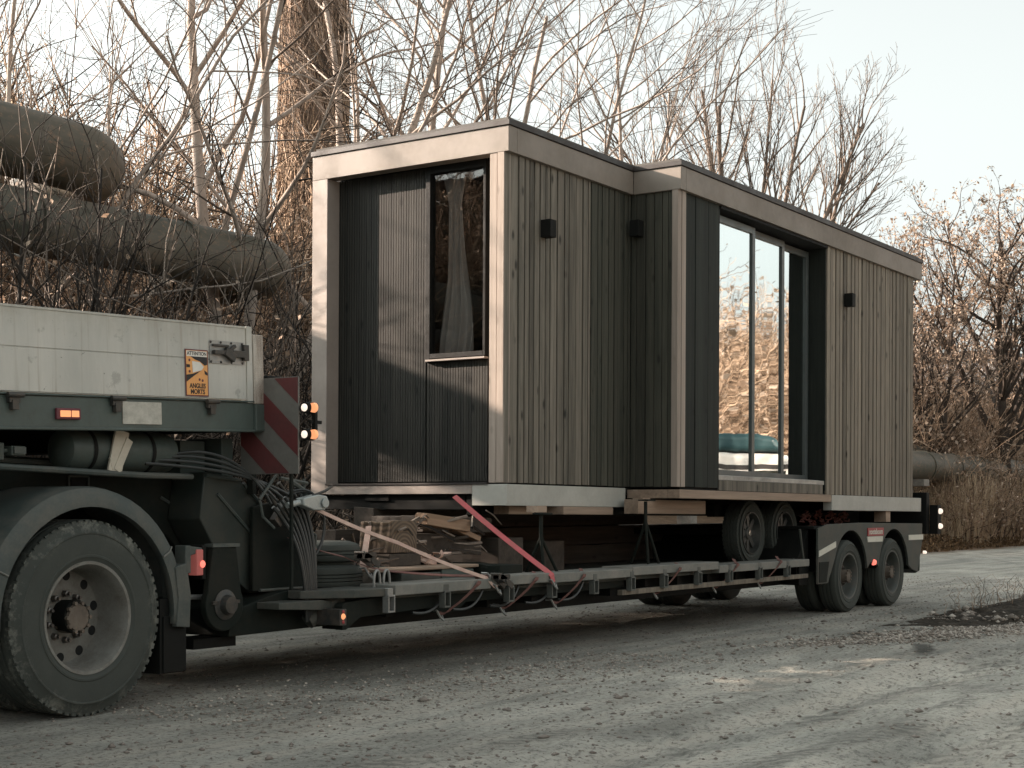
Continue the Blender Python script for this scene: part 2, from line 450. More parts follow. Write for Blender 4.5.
c = n.mix(n.math('MULTIPLY', n.ramp(grit, [(.58, 0.), (.7, 1.)]), .6), c, (.55, .51, .46))
sp = n.N('ShaderNodeSeparateXYZ'); n.L(n.geo.outputs['Position'], sp.inputs[0])
# tyre tracks pressed into the dust: dark tread bars along slightly curved lines
xx = n.math('ADD', sp.outputs[0], 1.0)
s_ = n.math('ADD', n.math('SUBTRACT', n.math('ADD', sp.outputs[1], 3.35), n.math('MULTIPLY', n.math('MULTIPLY', xx, xx), .01)), n.math('MULTIPLY', n.noise(v1, .5, 3), .5))
bars = n.math('SINE', n.math('ADD', n.math('MULTIPLY', sp.outputs[0], 62.), n.math('MULTIPLY', s_, 40.)))
tr = None
for off, wd in ((.1, .16), (-.42, .12), (-.95, .17), (.85, .13), (-1.5, .15)):
    d_ = n.math('ABSOLUTE', n.math('SUBTRACT', s_, off)); k_ = n.ramp(n.math('DIVIDE', d_, wd), [(.55, 1.), (1., 0.)])
    tr = k_ if tr is None else n.math('MAXIMUM', tr, k_)
tn = n.ramp(n.noise(v1, 1.6, 5, .7), [(.38, 0.), (.6, 1.)])
tr = n.math('MULTIPLY', tr, tn)
c = n.mix(n.math('MULTIPLY', tr, n.ramp(n.math('ADD', bars, n.math('MULTIPLY', fine, 1.2)), [(.2, .25), (.9, .75)])), c, (.15, .148, .13))
def blot(x, y, rx, ry, rot=0):
    ca, sa = math.cos(rot), math.sin(rot)
    dx = n.math('SUBTRACT', sp.outputs[0], x); dy = n.math('SUBTRACT', sp.outputs[1], y)
    a = n.math('DIVIDE', n.math('ADD', n.math('MULTIPLY', dx, ca), n.math('MULTIPLY', dy, sa)), rx)
    b = n.math('DIVIDE', n.math('SUBTRACT', n.math('MULTIPLY', dy, ca), n.math('MULTIPLY', dx, sa)), ry)
    d = n.math('ADD', n.math('MULTIPLY', a, a), n.math('MULTIPLY', b, b))
    return n.math('SUBTRACT', 1.35, n.math('ADD', d, n.math('MULTIPLY', n.noise(v1, 5, 5, .7), 1.3)))
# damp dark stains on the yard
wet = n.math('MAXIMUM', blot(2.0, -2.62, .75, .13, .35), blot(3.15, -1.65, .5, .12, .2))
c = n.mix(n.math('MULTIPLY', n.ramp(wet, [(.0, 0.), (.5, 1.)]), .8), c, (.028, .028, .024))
lit = n.ramp(n.noise(v1, 3.5, 6, .8), [(.3, (.075, .05, .032)), (.55, (.16, .105, .065)), (.75, (.30, .20, .125))])
yy = n.math('ADD', sp.outputs[1], n.math('MULTIPLY', n.noise(v1, 1.1, 4), 1.6))
yn = n.math('ADD', n.math('MULTIPLY', sp.outputs[1], -1), n.math('MULTIPLY', n.noise(v1, 1.1, 4), 1.6))
def rng(val, a, b):
    m = n.N('ShaderNodeMapRange'); m.inputs[1].default_value = a; m.inputs[2].default_value = b; n.L(val, m.inputs[0]); return m.outputs[0]
mask = n.math('MAXIMUM', rng(yy, 6.2, 6.9), rng(yn, 13, 14))
c = n.mix(mask, c, lit)
hgtn = n.math('ADD', n.math('ADD', n.math('MULTIPLY', fine, 1.0), n.math('MULTIPLY', grit, .5)), n.math('MULTIPLY', n.math('MULTIPLY', tr, bars), -.35))
gm = n.bsdf(c, n.ramp(fine, [(.3, .7), (.7, .95)]), 0, n.bump(hgtn, .9, .026), .25)
g = mesh_np('ground', V, Q, gm, smooth=True); setp(g, kind='structure')

# loose stones on the yard, a countless scatter in one object
def stones(name, pts, sizes, mat, label):
    base = np.array([(1, 0, 0), (-1, 0, 0), (0, 1, 0), (0, -1, 0), (0, 0, 1), (0, 0, -1.0)])
    F = np.array([(0, 2, 4), (2, 1, 4), (1, 3, 4), (3, 0, 4), (2, 0, 5), (1, 2, 5), (3, 1, 5), (0, 3, 5)])
    m = len(pts); jit = 1 + .45 * (RS.rand(m, 6, 1) - .5); sc = np.stack([sizes * (.7 + .6 * RS.rand(m)), sizes * (.7 + .6 * RS.rand(m)), sizes * .55], -1)[:, None, :]
    a = RS.rand(m) * 6.28; c_, s_ = np.cos(a), np.sin(a)
    B = base[None] * jit * sc
    X = B[..., 0] * c_[:, None] - B[..., 1] * s_[:, None]; Y = B[..., 0] * s_[:, None] + B[..., 1] * c_[:, None]
    Vv = np.stack([X, Y, B[..., 2]], -1) + pts[:, None, :]
    Qv = (F[None] + np.arange(m)[:, None, None] * 6).reshape(-1, 3)
    o = mesh_np(name, Vv.reshape(-1, 3), Qv, mat); return setp(o, label, 'gravel', kind='stuff')
nst = 26000
px = -7.5 + 22 * RS.rand(nst) ** 1.2; py = -6.3 + 8.5 * RS.rand(nst)
keep = fbm(px * .8, py * .8, 3) + .5 * RS.rand(nst) > .12
px, py = px[keep], py[keep]; sz = .004 + .014 * RS.rand(len(px)) ** 4
stones('loose_gravel', np.stack([px, py, hgt(px, py) + sz * .2], -1), sz, M['stone'], 'small loose stones scattered over the dusty grey yard')
# pale rubble patch at the right of the yard
nr = 5200
a = RS.randn(nr, 2); px = 3.6 + a[:, 0] * .9; py = -2.35 + a[:, 1] * .22 - (px - 3.6) * .35; sz = .007 + .018 * RS.rand(nr) ** 3
n2 = NT('pale_rubble'); gg = n2.N('ShaderNodeNewGeometry')
M['rubble'] = n2.bsdf(n2.ramp(gg.outputs['Random Per Island'], [(0, (.13, .11, .09)), (.5, (.3, .26, .22)), (1, (.55, .5, .44))]), .9)
stones('rubble', np.stack([px, py, hgt(px, py) + sz * .3], -1), sz, M['rubble'], 'patch of pale broken rubble on the yard right of the trailer')

nr = 4200
px = -4.2 + 4.6 * RS.rand(nr); py = -.9 + RS.randn(nr) * .45 - .12 * (px + 2); sz = .004 + .012 * RS.rand(nr) ** 4
stones('pale_crumbs', np.stack([px, py, hgt(px, py) + sz * .3], -1), sz, M['rubble'], 'pale crumbs of broken stone on the shaded ground beside the lorry wheel')
nr = 520
px = -5.5 + 13 * RS.rand(nr); py = -5.8 + 5.2 * RS.rand(nr); sz = .010 + .022 * RS.rand(nr) ** 3
stones('clods', np.stack([px, py, hgt(px, py) + sz * .2], -1), sz, M['stone'], 'dark grey clods and larger stones lying about on the yard')
# dark heap of soil with stones and dead weeds, right edge
hx = np.linspace(3.5, 10.5, 190); hy = np.linspace(-3.6, -1.0, 80); HX, HY = np.meshgrid(hx, hy, indexing='ij')
fr_ = np.maximum(-1.66 - .95 * np.maximum(HX - 3.7, 0), -3.1 - .0 * HX) ; bk = -1.5 + .02 * HX
cy = (fr_ + bk) / 2
dd = 1 - ((HY - cy + .25 * fbm(HX * 2, HY * 2, 3)) / ((bk - fr_) / 2 + .02)) ** 2
HH = .11 * np.clip(dd, -.4, 1) * sstep(3.2, 6, HX) * sstep(10.6, 9.0, HX) * (1 + 1.2 * fbm(HX * 3, HY * 3, 4)) + fbm(HX * 7, HY * 7, 4) * .05 * (dd > 0) - .012
HZ = hgt(HX, HY) + HH - .012
I = (np.arange(189)[:, None] * 80 + np.arange(79)[None, :]); Q = np.stack([I, I + 80, I + 81, I + 1], -1).reshape(-1, 4)
n = NT('dark_soil'); v = n.coord()
M['soil'] = n.bsdf(n.ramp(n.noise(v, 9, 7, .8), [(.35, (.02, .018, .014)), (.55, (.06, .05, .04)), (.72, (.17, .14, .11))]), .95, 0, n.bump(n.noise(v, 30, 5), .8, .02), .15)
setp(mesh_np('soil_heap', np.stack([HX, HY, HZ], -1).reshape(-1, 3), Q, M['soil'], smooth=True), kind='structure')
nr = 900
px = 4.6 + 5 * RS.rand(nr); py = -2.3 + RS.randn(nr) * .38; sz = .012 + .055 * RS.rand(nr) ** 5
stones('heap_stones', np.stack([px, py, hgt(px, py) + .05], -1), sz, M['rubble'], 'broken stones lying on the dark soil heap')
P = []; 
for k in range(90):
    x = 5.6 + 3.6 * rnd.random(); y = -1.75 + rnd.uniform(-.25, .2); hh = rnd.uniform(.12, .38)
    l = [(x + rnd.uniform(-.02, .02) * i, y + rnd.uniform(-.02, .02) * i, .02 + hh * i / 4) for i in range(5)]; P.append(l)
P = np.array(P); V, Q = tubes_np(P, np.tile(np.linspace(.003, .0015, 5), (len(P), 1)), 3)
setp(mesh_np('dead_weeds', V, Q, M['straw']), 'thin dead weeds standing on the dark soil heap', 'weeds', kind='stuff')
# ------------------------------------------------------------ the tiny house
H = thing('tiny_house', 'timber clad tiny house with flat roof carried on the low trailer', 'tiny house', (0, 0, 1.301), (rad(.09), rad(.379), 0))
ZF, ZC = 2.6, 2.8          # underside and top of the fascia
YB = 2.022; YS = -.474     # far side and the near face of the wider half
L1, L2 = 1.963, 8.135
r = random.Random(5)

# dark shell behind the cladding: walls as thin boxes, open where window and doors are
b = MB()
b.box(.177, .2, .90, YB - .02, .003, ZF + .1)            # front wall beside the window
b.box(.19, .26, .30, .92, .003, 1.02); b.box(.19, .26, .30, .92, 2.56, ZF + .1)
b.box(.19, L1, .07, .12, .003, ZF + .1)
b.box(L1 + .05, L1 + .1, YS + .07, .12, .003, ZF + .1)
b.box(L1 + .1, 2.77, YS + .062, YS + .11, .003, ZF + .1)
b.box(5.29, 7.93, YS + .062, YS + .11, .003, ZF + .1)
b.box(2.77, 2.79, YS + .04, -.10, .003, ZF - .01); b.box(5.29, 5.31, YS + .112, -.10, .003, ZF - .01)
b.box(7.88, 7.95, YS + .112, YB - .02, .003, ZF + .1); b.box(.19, 7.88, YB - .08, YB - .021, .003, ZF + .1)
b.box(2.79, 5.29, YS + .02, -.06, ZF - .03, ZF - .005)
b.build('wall', M['backing'], H)
b = MB(); b.box(.17, 7.94, .05, YB - .03, -.05, 0); b.box(2.06, 7.94, YS + .05, .049, -.05, .0)
b.build('floor', M['backing'], H)

# frame round the recessed front: left post, right post, sill bar
b = MB()
b.box(0, .163, 1.855, YB, -.072, ZF - .002)
b.build('front_frame', M['frame'], H, bevel=.003)
b = MB(); b.box(0, .165, .338, 1.853, -.075, 0); b.build('front_frame', M['frame'], H, bevel=.003)
b = MB(); b.box(.006, .165, .112, .181, .012, ZF - .001); b.box(.0, .16, .042, .106, .012, ZF - .001)
b.build('corner_post', M['pale_post'], H, bevel=.003)
b = MB(); b.box(-.012, .16, .183, 1.853, .002, .014); b.build('sill_trim', M['cap'], H)

# recessed front wall, narrow ribs
b = MB(); y = .92
while y < 1.85:
    z0, z1 = .03, ZF
    b.box(.163 - .007 - r.uniform(0, .002), .175, y, y + .021, z0, z1); y += .0265
b.box(.168, .176, .9, 1.85, .02, ZF)
y = .30
while y < .90:
    b.box(.163 - .007, .175, y, y + .021, .03, 1.0); y += .0265
b.box(.168, .176, .3, .9, .02, 1.0)
b.build('front_cladding', M['rib'], H)

# tall front window
b = MB(); b.box(.12, .20, .855, .90, 1.0, ZF); b.box(.12, .20, .30, .325, 1.03, ZF); b.box(.12, .2, .325, .855, 1.03, 1.07); b.box(.12, .2, .325, .855, ZF - .06, ZF)
wn = b.build('front_window', M['black'], H, bevel=.003)
b = MB(); b.box(.155, .163, .325, .855, 1.07, ZF - .06); b.build('pane', M['win_glass'], wn)
b = MB(); b.box(.10, .16, .295, .885, 1.008, 1.022); b.build('window_sill', M['frame'], wn)
# gathered curtain behind the pane, tied in the middle and falling wide
nz, ny = 60, 44; V = []
for i in range(nz + 1):
    t = i / nz; z = 1.03 + t * 1.5
    wdt = .075 + .10 * math.exp(-((t - .12) / .3) ** 2) + .05 * (t > .85) * (t - .85) / .15
    c0 = .735 - .04 * math.sin(t * 3) * (1 - t) - .02 * (1 - t)
    for j in range(ny + 1):
        s = j / ny - .5
        V.append((.30 + .018 * math.sin(s * 34 + 5 * t + 2 * math.sin(t * 5)) * (1 - .4 * t) + .012 * math.sin(s * 17 + 7 * t), c0 + s * 2 * wdt, z))
n_ = ny + 1
F = [(i * n_ + j, i * n_ + j + 1, (i + 1) * n_ + j + 1, (i + 1) * n_ + j) for i in range(nz) for j in range(ny)]
n = NT('curtain_cloth'); v = n.coord(); M['curtain'] = n.bsdf((.30, .285, .27), .85, 0, n.bump(n.noise(v, 8, 4), .3, .02), .2)
MB().add(V, F, True).build('curtain', M['curtain'], wn)
b = MB(); b.box(1.3, 1.32, .13, YB - .09, .0, ZF); b.build('inner_wall', M['dark_board'], H)

# long side slats, narrower half
def slats(x0, x1, y, z0, z1, pitch, gap, mat, name, depth=.022, par=None, ax='x', var=.25):
    b = MB(); x = x0
    while x < x1 - .02:
        w_ = min(pitch * (1 + r.uniform(-var, var)) - gap, x1 - x)
        d = r.uniform(-.004, .004)
        if ax == 'x': b.box(x, x + w_, y + d, y + depth, z0 + r.uniform(0, .004), z1)
        else: b.box(y + d, y + depth, x, x + w_, z0 + r.uniform(0, .004), z1)
        x += w_ + gap
    return b.build(name, mat, par or H, bevel=.002, seg=1)
slats(.012, 1.30, .036, .012, ZF + .05, .093, .016, M['slat'], 'side_cladding')
slats(1.312, L1 + .02, .036, .012, ZF + .05, .093, .016, M['slat_dark'], 'side_cladding')  # darker toward the step: wood tone and corner shade in one colour
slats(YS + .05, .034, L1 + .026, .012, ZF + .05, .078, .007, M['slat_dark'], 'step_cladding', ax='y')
b = MB(); b.box(L1 + .005, L1 + .07, YS + .030, YS + .09, .012, ZF + .02); b.box(L1 + .078, L1 + .15, YS + .026, YS + .09, .012, ZF + .02)
b.build('corner_post', M['pale_post'], H, bevel=.003)
slats(L1 + .16, 2.77, YS + .036, .012, ZF + .05, .2, .005, M['dark_board'], 'dark_cladding')
slats(5.305, 7.95, YS + .034, -.012, ZF + .05, .112, .026, M['slat_warm'], 'side_cladding', var=.3)
b = MB(); b.box(2.772, 2.80, YS + .041, -.12, .03, ZF - .03); b.build('door_reveal', M['dark_board'], H)
b = MB(); b.box(5.272, 5.289, YS + .04, -.12, .03, ZF - .03); b.build('door_reveal', M['dark_board'], H)

# fascia, folded round every corner of the roof edge
b = MB()
b.box(0, .12, .0, YB, ZF, ZC); b.build('fascia', M['fascia'], H, bevel=.003)
b = MB(); b.box(.122, L1 + .0, .0, .08, ZF, ZC); b.build('fascia', M['fascia'], H, bevel=.003)
b = MB(); b.box(L1, L1 + .1, YS, -.002, ZF, ZC); b.build('fascia', M['fascia'], H, bevel=.003)
b = MB(); b.box(L1 + .102, L2, YS, YS + .08, ZF, ZC); b.box(L2 - .08, L2, YS + .082, YB, ZF, ZC); b.build('fascia', M['fascia'], H, bevel=.003)
b = MB()
b.prism([(-.012, -.014), (L1 - .014, -.014), (L1 - .014, YS - .014), (L2 + .014, YS - .014), (L2 + .014, YB + .012), (-.012, YB + .012)], ZC + .003, ZC + .045, 'z')
rf = b.build('roof_trim', M['cap'], H, bevel=.003)
b = MB()
b.prism([(.02, .02), (L1 + .02, .02), (L1 + .02, YS + .02), (L2 - .02, YS + .02), (L2 - .02, YB - .02), (.02, YB - .02)], ZC + .046, ZC + .07, 'z')
b.build('roof_felt', M['roof'], rf)
b = MB(); b.prism([(.13, .09), (L1 + .11, .09), (L1 + .11, YS + .09), (L2 - .09, YS + .09), (L2 - .09, YB - .03), (.13, YB - .03)], ZF + .12, ZF + .15, 'z')
b.build('ceiling', M['backing'], H)

# sill bands and timber beams along the bottom edge
b = MB(); b.prism([(0, .335), (.1, .335), (.1, .1), (1.85, .1), (1.85, 0), (0, 0)], -.168, 0, 'z'); b.build('sill_band', M['band'], H, bevel=.004)
b = MB(); b.box(5.373, L2, YS, YS + .1, -.175, -.014); b.box(L2 - .05, L2, YS + .102, YB, -.175, -.014); b.build('sill_band', M['band'], H, bevel=.004)
b = MB(); b.box(L1 + .0, 5.36, YS, YS + .12, -.088, -.012); b.box(L1 + .0, L1 + .09, YS + .122, .05, -.088, -.012)
b.build('sill_beam', M['beam'], H, bevel=.004)
b = MB(); b.box(.75, 1.55, -.05, .12, -.235, -.17); b.box(1.72, 3.0, -.20, -.06, -.225, -.10); b.box(.25, .62, .15, .3, -.235, -.17); b.build('floor_beam', M['beam'], H, bevel=.004)
# steel undercarriage of the house
b = MB()
b.box(.05, .16, .44, YB - .10, -.20, -.08)
for y in (.35, 1.55): b.box(.16, 7.9, y, y + .09, -.24, -.052)
for x in (1.1, 2.4, 3.4, 5.6, 6.7): b.box(x, x + .08, .1, YB - .1, -.2, -.055)
b.box(.045, .2, .36, .42, -.24, -.075); b.box(.03, .12, .60, .74, -.10, -.075); b.box(.03, .18, 1.2, 1.45, -.13, -.075)
b.build('undercarriage', M['black'], H, bevel=.003)

# sliding doors: three panels one behind another
X1 = 5.27
ZT = ZF - .055
for (xa, xb, yy) in ((2.80, 3.715, -.36), (3.64, 4.53, -.302), (4.455, X1, -.245)):
    b = MB(); fz0, fz1 = .14, ZT; fw_ = .062
    b.box(xa, xa + fw_, yy, yy + .05, fz0, fz1); b.box(xb - fw_, xb, yy, yy + .05, fz0, fz1)
    b.box(xa + fw_, xb - fw_, yy, yy + .05, fz0, fz0 + .05); b.box(xa + fw_, xb - fw_, yy, yy + .05, fz1 - .065, fz1)
    d = b.build('sliding_door', M['frame_metal'], H, bevel=.002)
    b = MB(); b.box(xa + fw_, xb - fw_, yy + .018, yy + .026, fz0 + .05, fz1 - .065); b.build('pane', M['door_glass'], d)
b = MB(); b.box(2.80, X1, -.16, -.12, .14, ZT); 
b.build('door_blind', M['backing'], H)
b = MB(); b.box(2.80, X1, YS + .045, -.13, .09, .132); b.box(2.80, X1, -.37, -.365, .132, .139); b.build('door_threshold', M['galv'], H, bevel=.002)
b = MB(); b.box(2.79, 5.2, YS + .03, -.13, -.008, .088); b.build('door_step', M['slat'], H, bevel=.003)

# wall lamps
def lamp(c, ax):
    x, y, z = c; b = MB()
    if ax == 'y':
        b.box(x - .045, x + .045, y - .095, y, z - .07, z + .07); b.box(x - .03, x + .03, y, y + .02, z - .045, z + .045)
    else:
        b.box(x - .095, x, y - .045, y + .045, z - .07, z + .07); b.box(x, x + .02, y - .03, y + .03, z - .045, z + .045)
    b.build('wall_lamp', M['black'], H, bevel=.002)
lamp((.555, .032, 2.075), 'y'); lamp((5.8, YS + .028, 2.085), 'y'); lamp((L1 + .02, -.05, 2.29), 'x')

# road wheels of the house
def tyre_mb(R, W, rim, lugs=0, groove=3, lug_h=.012):
    """outer face at y=0, body towards +y"""
    b = MB(); P = [(rim, .035), (rim + .012, .012), (rim + .03, .006), (rim + .036, .001), (rim + .046, .001), (rim + .05, .005), (rim + (R - rim) * .45, .0), (rim + (R - rim) * .66, .002), (rim + (R - rim) * .68, -.003), (rim + (R - rim) * .71, -.003), (rim + (R - rim) * .73, .003), (R - .035, .012), (R - .012, .022), (R, .045)]
    ys = np.linspace(.045, W - .045, groove * 2 + 2)
    for i in range(groove):
        a, c_ = ys[2 * i + 1], ys[2 * i + 2]; q = (c_ - a) * .36; m_ = (a + c_) / 2
        P += [(R, m_ - q), (R - .011, m_ - q + .004), (R - .011, m_ + q - .004), (R, m_ + q)]
    P += [(R, W - .045), (R - .012, W - .022), (R - .035, W - .012), (rim + (R - rim) * .5, W), (rim + .012, W - .012), (rim, W - .035)]
    b.lathe(P, n=72, closed=False)
    if lugs:
        for k in range(lugs):
            a = 2 * PI * k / lugs
            for side in (0, 1):
                aa = a + side * PI / lugs
                c = ((R - .0175) * math.cos(aa), .050 if side == 0 else W - .050, (R - .0175) * math.sin(aa))
                b.obox(c, (.030, .062, 2 * PI * R / lugs * .62), (0, -aa, 0))
    return b
def small_wheel(cx, cy, cz):
    t = tyre_mb(.325, .20, .205, 44, 3)
    b = MB(); b.lathe([(.206, .012), (.212, .004), (.200, .002), (.192, .018), (.188, .06), (.178, .075)], n=48)
    b.lathe([(.075, .062), (.06, .035), (.0, .034)], n=24)
    for k in range(8):
        a = 2 * PI * k / 8; b.obox((.128 * math.cos(a), .062, .128 * math.sin(a)), (.125, .026, .052), (0, -a, 0))
    b.lathe([(.205, .19), (.17, .1), (.175, .076), (.0, .085)], n=32)
    rim = b.build('wheel', M['rimblack'], H)
    rim.location = (cx, cy, cz)
    o = t.build('tyre', M['tyre_small'], rim)
    b = MB(); b.lathe([(.032, .036), (.030, .024), (.0, .022)], n=20)
    for k in range(5):
        a = 2 * PI * k / 5; b.lathe([(.011, .05), (.010, .036), (0, .036)], (.052 * math.cos(a), 0, .052 * math.sin(a)), n=8)
    b.build('hub_cap', M['chrome'], rim)
for cx in (4.19, 5.0): small_wheel(cx, -.12, -.411 + (cx - 4) * .006)
b = MB()
for cx in (4.19, 5.0): b.tube([(cx, .08, -.40), (cx, 1.6, -.40)], .035, 10)
b.prism([(3.82, -.25), (3.82, -.13), (5.38, -.13), (5.38, -.25)], .12, .2); b.build('axle', M['black'], H)

# folding corner stands under the house, feet on the trailer deck
for (x, y, top) in ((-.02, -.33, -.36), (1.62, -.33, -.24)):
    b = MB(); zf = .575 - 1.301 + max(0, x) * .006
    b.tube([(x, y, top - .05), (x + .02, y - .02, zf)], .013, 8); b.tube([(x, y, top - .05), (x + .24, y - .02, zf)], .013, 8)
    b.tube([(x, y, top - .05), (x + .1, y + .22, zf)], .013, 8)
    b.tube([(x, y, top - .07), (x, y + .0, top + .12)], .016, 8); b.obox((x + .02, y, top + .13), (.13, .10, .012))
    b.obox((x + .02, y - .02, zf + .004), (.06, .06, .008)); b.obox((x + .25, y - .02, zf + .004), (.06, .06, .008))
    b.build('corner_stand', M['steel'], H, bevel=.001, seg=1)
    b = MB(); b.box(x - .05, x + .08, y + .0, y + .1, top + .14, top + .15 if top > -.3 else -.17); b.build('stand_bracket', M['beam'], H)
# ------------------------------------------------------------ low loader trailer
T = thing('low_loader_trailer', 'dark green grey two axle low loader trailer with a gooseneck under the tiny house', 'trailer', (0, 0, 0))
YN, YF = -.53, 1.97      # near and far side of the trailer
YM = (YN + YF) / 2
# main deck
b = MB()
b.prism([(-2.6, -.12), (-2.1, YN + .05), (4.62, YN + .05), (4.62, YF - .05), (-2.1, YF - .05), (-2.6, 1.5)], .525, .565, 'z')
b.build('deck', M['trail'], T, bevel=.004)
# side rail in sections with pale worn planks on top
def rail(x0, x1, z, y0=YN - .03, name='deck_edge', h=.07, mat='worn', w_=.30):
    b = MB(); b.box(x0, x1, y0, y0 + w_, z - h, z); b.build(name, M[mat], T, bevel=.006)
rail(-2.10, -1.02, .618); rail(-1.012, -.26, .632); rail(-.252, .99, .624); rail(1.0, 2.55, .634); rail(2.56, 4.58, .60)
b = MB(); b.prism([(-2.72, -.3), (-2.45, YN + .02), (-2.108, YN - .02), (-2.108, .2), (-2.72, .2)], .548, .600, 'z'); b.build('deck_edge', M['trail'], T, bevel=.006)
b = MB(); b.prism([(-3.0, .54), (-2.6, .54), (-2.3, .50), (-2.3, .46), (-3.0, .5)], -.38, .1); b.build('deck_edge', M['trail'], T, bevel=.005)
# side girder below the deck with stepped lower edge
b = MB()
b.prism([(-2.52, .50), (-2.52, .35), (-2.48, .35), (-2.34, .42), (-1.62, .44), (-1.5, .40), (-1.3, .40), (-1.2, .46), (1.0, .47), (1.0, .54), (-2.2, .54), (-2.5, .52)], YN + .06, YN + .12)
b.build('side_girder', M['steel'], T, bevel=.004)
b = MB()
b.box(-2.3, 4.7, YN + .3, YN + .42, .33, .524); b.box(-2.3, 4.7, YF - .42, YF - .3, .33, .524)
for i in range(12): x = -2.0 + i * .58; b.box(x, x + .08, YN + .13, YF - .13, .40, .523)
b.build('frame', M['black'], T, bevel=.003)
b = MB(); b.box(.87, 4.62, YN + .0, YN + .045, .41, .452); pl = b.build('lashing_plank', M['slat_warm'], T, bevel=.003)
# stake pockets hanging from the rail
for x in (-2.154, -1.551, -.782, -.21, .398, .979, 1.539, 2.162, 2.774, 3.412, 4.053):
    b = MB(); y = YN - .045; z1 = .545; z0 = .455
    b.box(x - .035, x + .035, y, y + .01, z1, z1 + .012); b.box(x - .035, x + .035, y, y + .05, z0 - .012, z0)
    b.box(x - .035, x - .024, y, y + .05, z0, z1); b.box(x + .024, x + .035, y, y + .05, z0, z1)
    b.box(x - .026, x + .026, y + .04, y + .05, z0, z1 + .0); b.box(x - .028, x + .028, y + .012, y + .05, z1, .60)
    b.build('stake_pocket', M['galvdull'] if x > -2 else M['galv'], T, bevel=.0015, seg=1)
# gooseneck
neck = MB().prism([(-6.4, 1.43), (-3.12, 1.375), (-2.98, 1.34), (-2.08, .60), (-2.08, .36), (-2.62, .36), (-2.95, .62), (-3.35, .95), (-6.4, 1.0)], .22, 1.25).build('gooseneck', M['steel'], T, bevel=.01)
b = MB()   # flange strips on the neck
b.tube([(-6.4, .213, 1.405), (-3.16, .213, 1.35), (-2.96, .213, 1.28), (-2.16, .213, .61)], .014, 6)
b.tube([(-3.4, .213, 1.18), (-3.0, .213, 1.0), (-2.45, .213, .55)], .010, 6)
for (x, z, s) in ((-4.02, 1.225, .07),):
    for p, q in (((-1, -1), (1, -1)), ((1, -1), (1, 1)), ((1, 1), (-1, 1)), ((-1, 1), (-1, -1))):
        b.tube([(x + p[0] * s, .212, z + p[1] * s), (x + q[0] * s, .212, z + q[1] * s)], .007, 6)
b.build('neck_flange', M['fender'], neck)
b = MB(); b.box(-4.07, -3.97, .214, .2195, 1.175, 1.275); b.build('neck_pocket', M['backing'], neck)
b = MB(); b.prism([(-3.30, 1.33), (-3.02, 1.30), (-2.92, 1.22), (-2.14, .585), (-2.9, .585), (-3.12, .72), (-3.34, 1.05)], -.06, .215); b.build('neck_web', M['web'], neck, bevel=.008)
b = MB()
for p_, q_ in (((-2.98, 1.27), (-2.22, .63)), ((-3.2, 1.2), (-2.55, .66)), ((-3.30, 1.31), (-3.0, 1.285))): b.tube([(p_[0], -.066, p_[1]), (q_[0], -.066, q_[1])], .011, 6)
b.build('neck_flange', M['fender'], neck)
# lower cross box, swing ear and pin
b = MB(); b.prism([(-3.24, .345), (-3.22, .50), (-2.76, .60), (-2.2, .60), (-2.05, .52), (-2.05, .36)], -.2, 1.6); b.build('cross_box', M['steel'], T, bevel=.008)
b = MB(); P = [(-3.43, .885), (-3.24, .885)]
P += [(-3.335 + .155 * math.cos(a), .545 + .155 * math.sin(a)) for a in np.linspace(.5, -PI - .5, 22)]
P += [(-3.46, .72)]
b.prism(P, -.262, -.215); ear = b.build('swing_ear', M['steel'], T, bevel=.006)
b = MB(); b.lathe([(.085, .015), (.09, 0), (.06, -.012), (.05, -.05), (0, -.052)], (-3.335, -.268, .545), n=28)
b.obox((-3.335, -.27, .56), (.22, .016, .02)); b.build('pivot_pin', M['bolt'], ear)
b = MB(); b.box(-3.44, -3.22, -.27, -.2, .885, .905); b.build('ear_cap', M['fender'], ear)
b = MB(); b.lathe([(.05, 0), (.052, .12), (.07, .14), (.07, .26), (.05, .28), (0, .28)], n=20, ax='x'); b.build('hydraulic_fitting', M['trail'], T, rot=(0, rad(-35), rad(-20)), loc=(-2.62, -.27, .40))
b = MB(); b.box(-3.45, -3.1, -.12, .1, .28, .34); b.build('cross_box', M['black'], T)
# mounting plate with rounded edge behind the hoses
b = MB(); b.prism([(-2.95, .60), (-2.42, .60), (-2.38, .64), (-2.38, .95), (-2.48, 1.02), (-2.72, 1.16), (-2.95, 1.12)], -.12, -.09); mp = b.build('hose_plate', M['steel'], T, bevel=.006)
b = MB(); b.tube([(-2.9, -.128, .605), (-2.44, -.128, .605), (-2.385, -.128, .65), (-2.385, -.128, .94), (-2.5, -.128, 1.02)], .010, 8); b.build('plate_edge', M['fender'], mp)
# warning board facing forward and its lamps
bd = MB().box(-2.965, -2.955, -.505, -.03, 1.32, 1.905).build('warning_board', M['wwhite'], T, bevel=.001)
def clip(poly, a, bb, c):     # keep a*x+b*y<=c
    out = []
    for i in range(len(poly)):
        p, q = poly[i], poly[(i + 1) % len(poly)]; dp = a * p[0] + bb * p[1] - c; dq = a * q[0] + bb * q[1] - c
        if dp <= 0: out.append(p)
        if dp * dq < 0: t = dp / (dp - dq); out.append((p[0] + t * (q[0] - p[0]), p[1] + t * (q[1] - p[1])))
    return out
b = MB()   # stripes fall towards the near side
for k in range(-3, 6):
    po = [(-.5, 1.325), (-.035, 1.325), (-.035, 1.90), (-.5, 1.90)]
    # u = z - 1.35*y grows upward and to the near side: bands of constant u
    lo = 1.215 + k * .316; hi = lo + .158
    po = clip(po, .84, -1, -lo); po = clip(po, -.84, 1, hi) if po else po
    if len(po) > 2: b.prism(po, -2.9685, -2.9655, 'x')
b.build('red_stripe', M['wred'], bd)
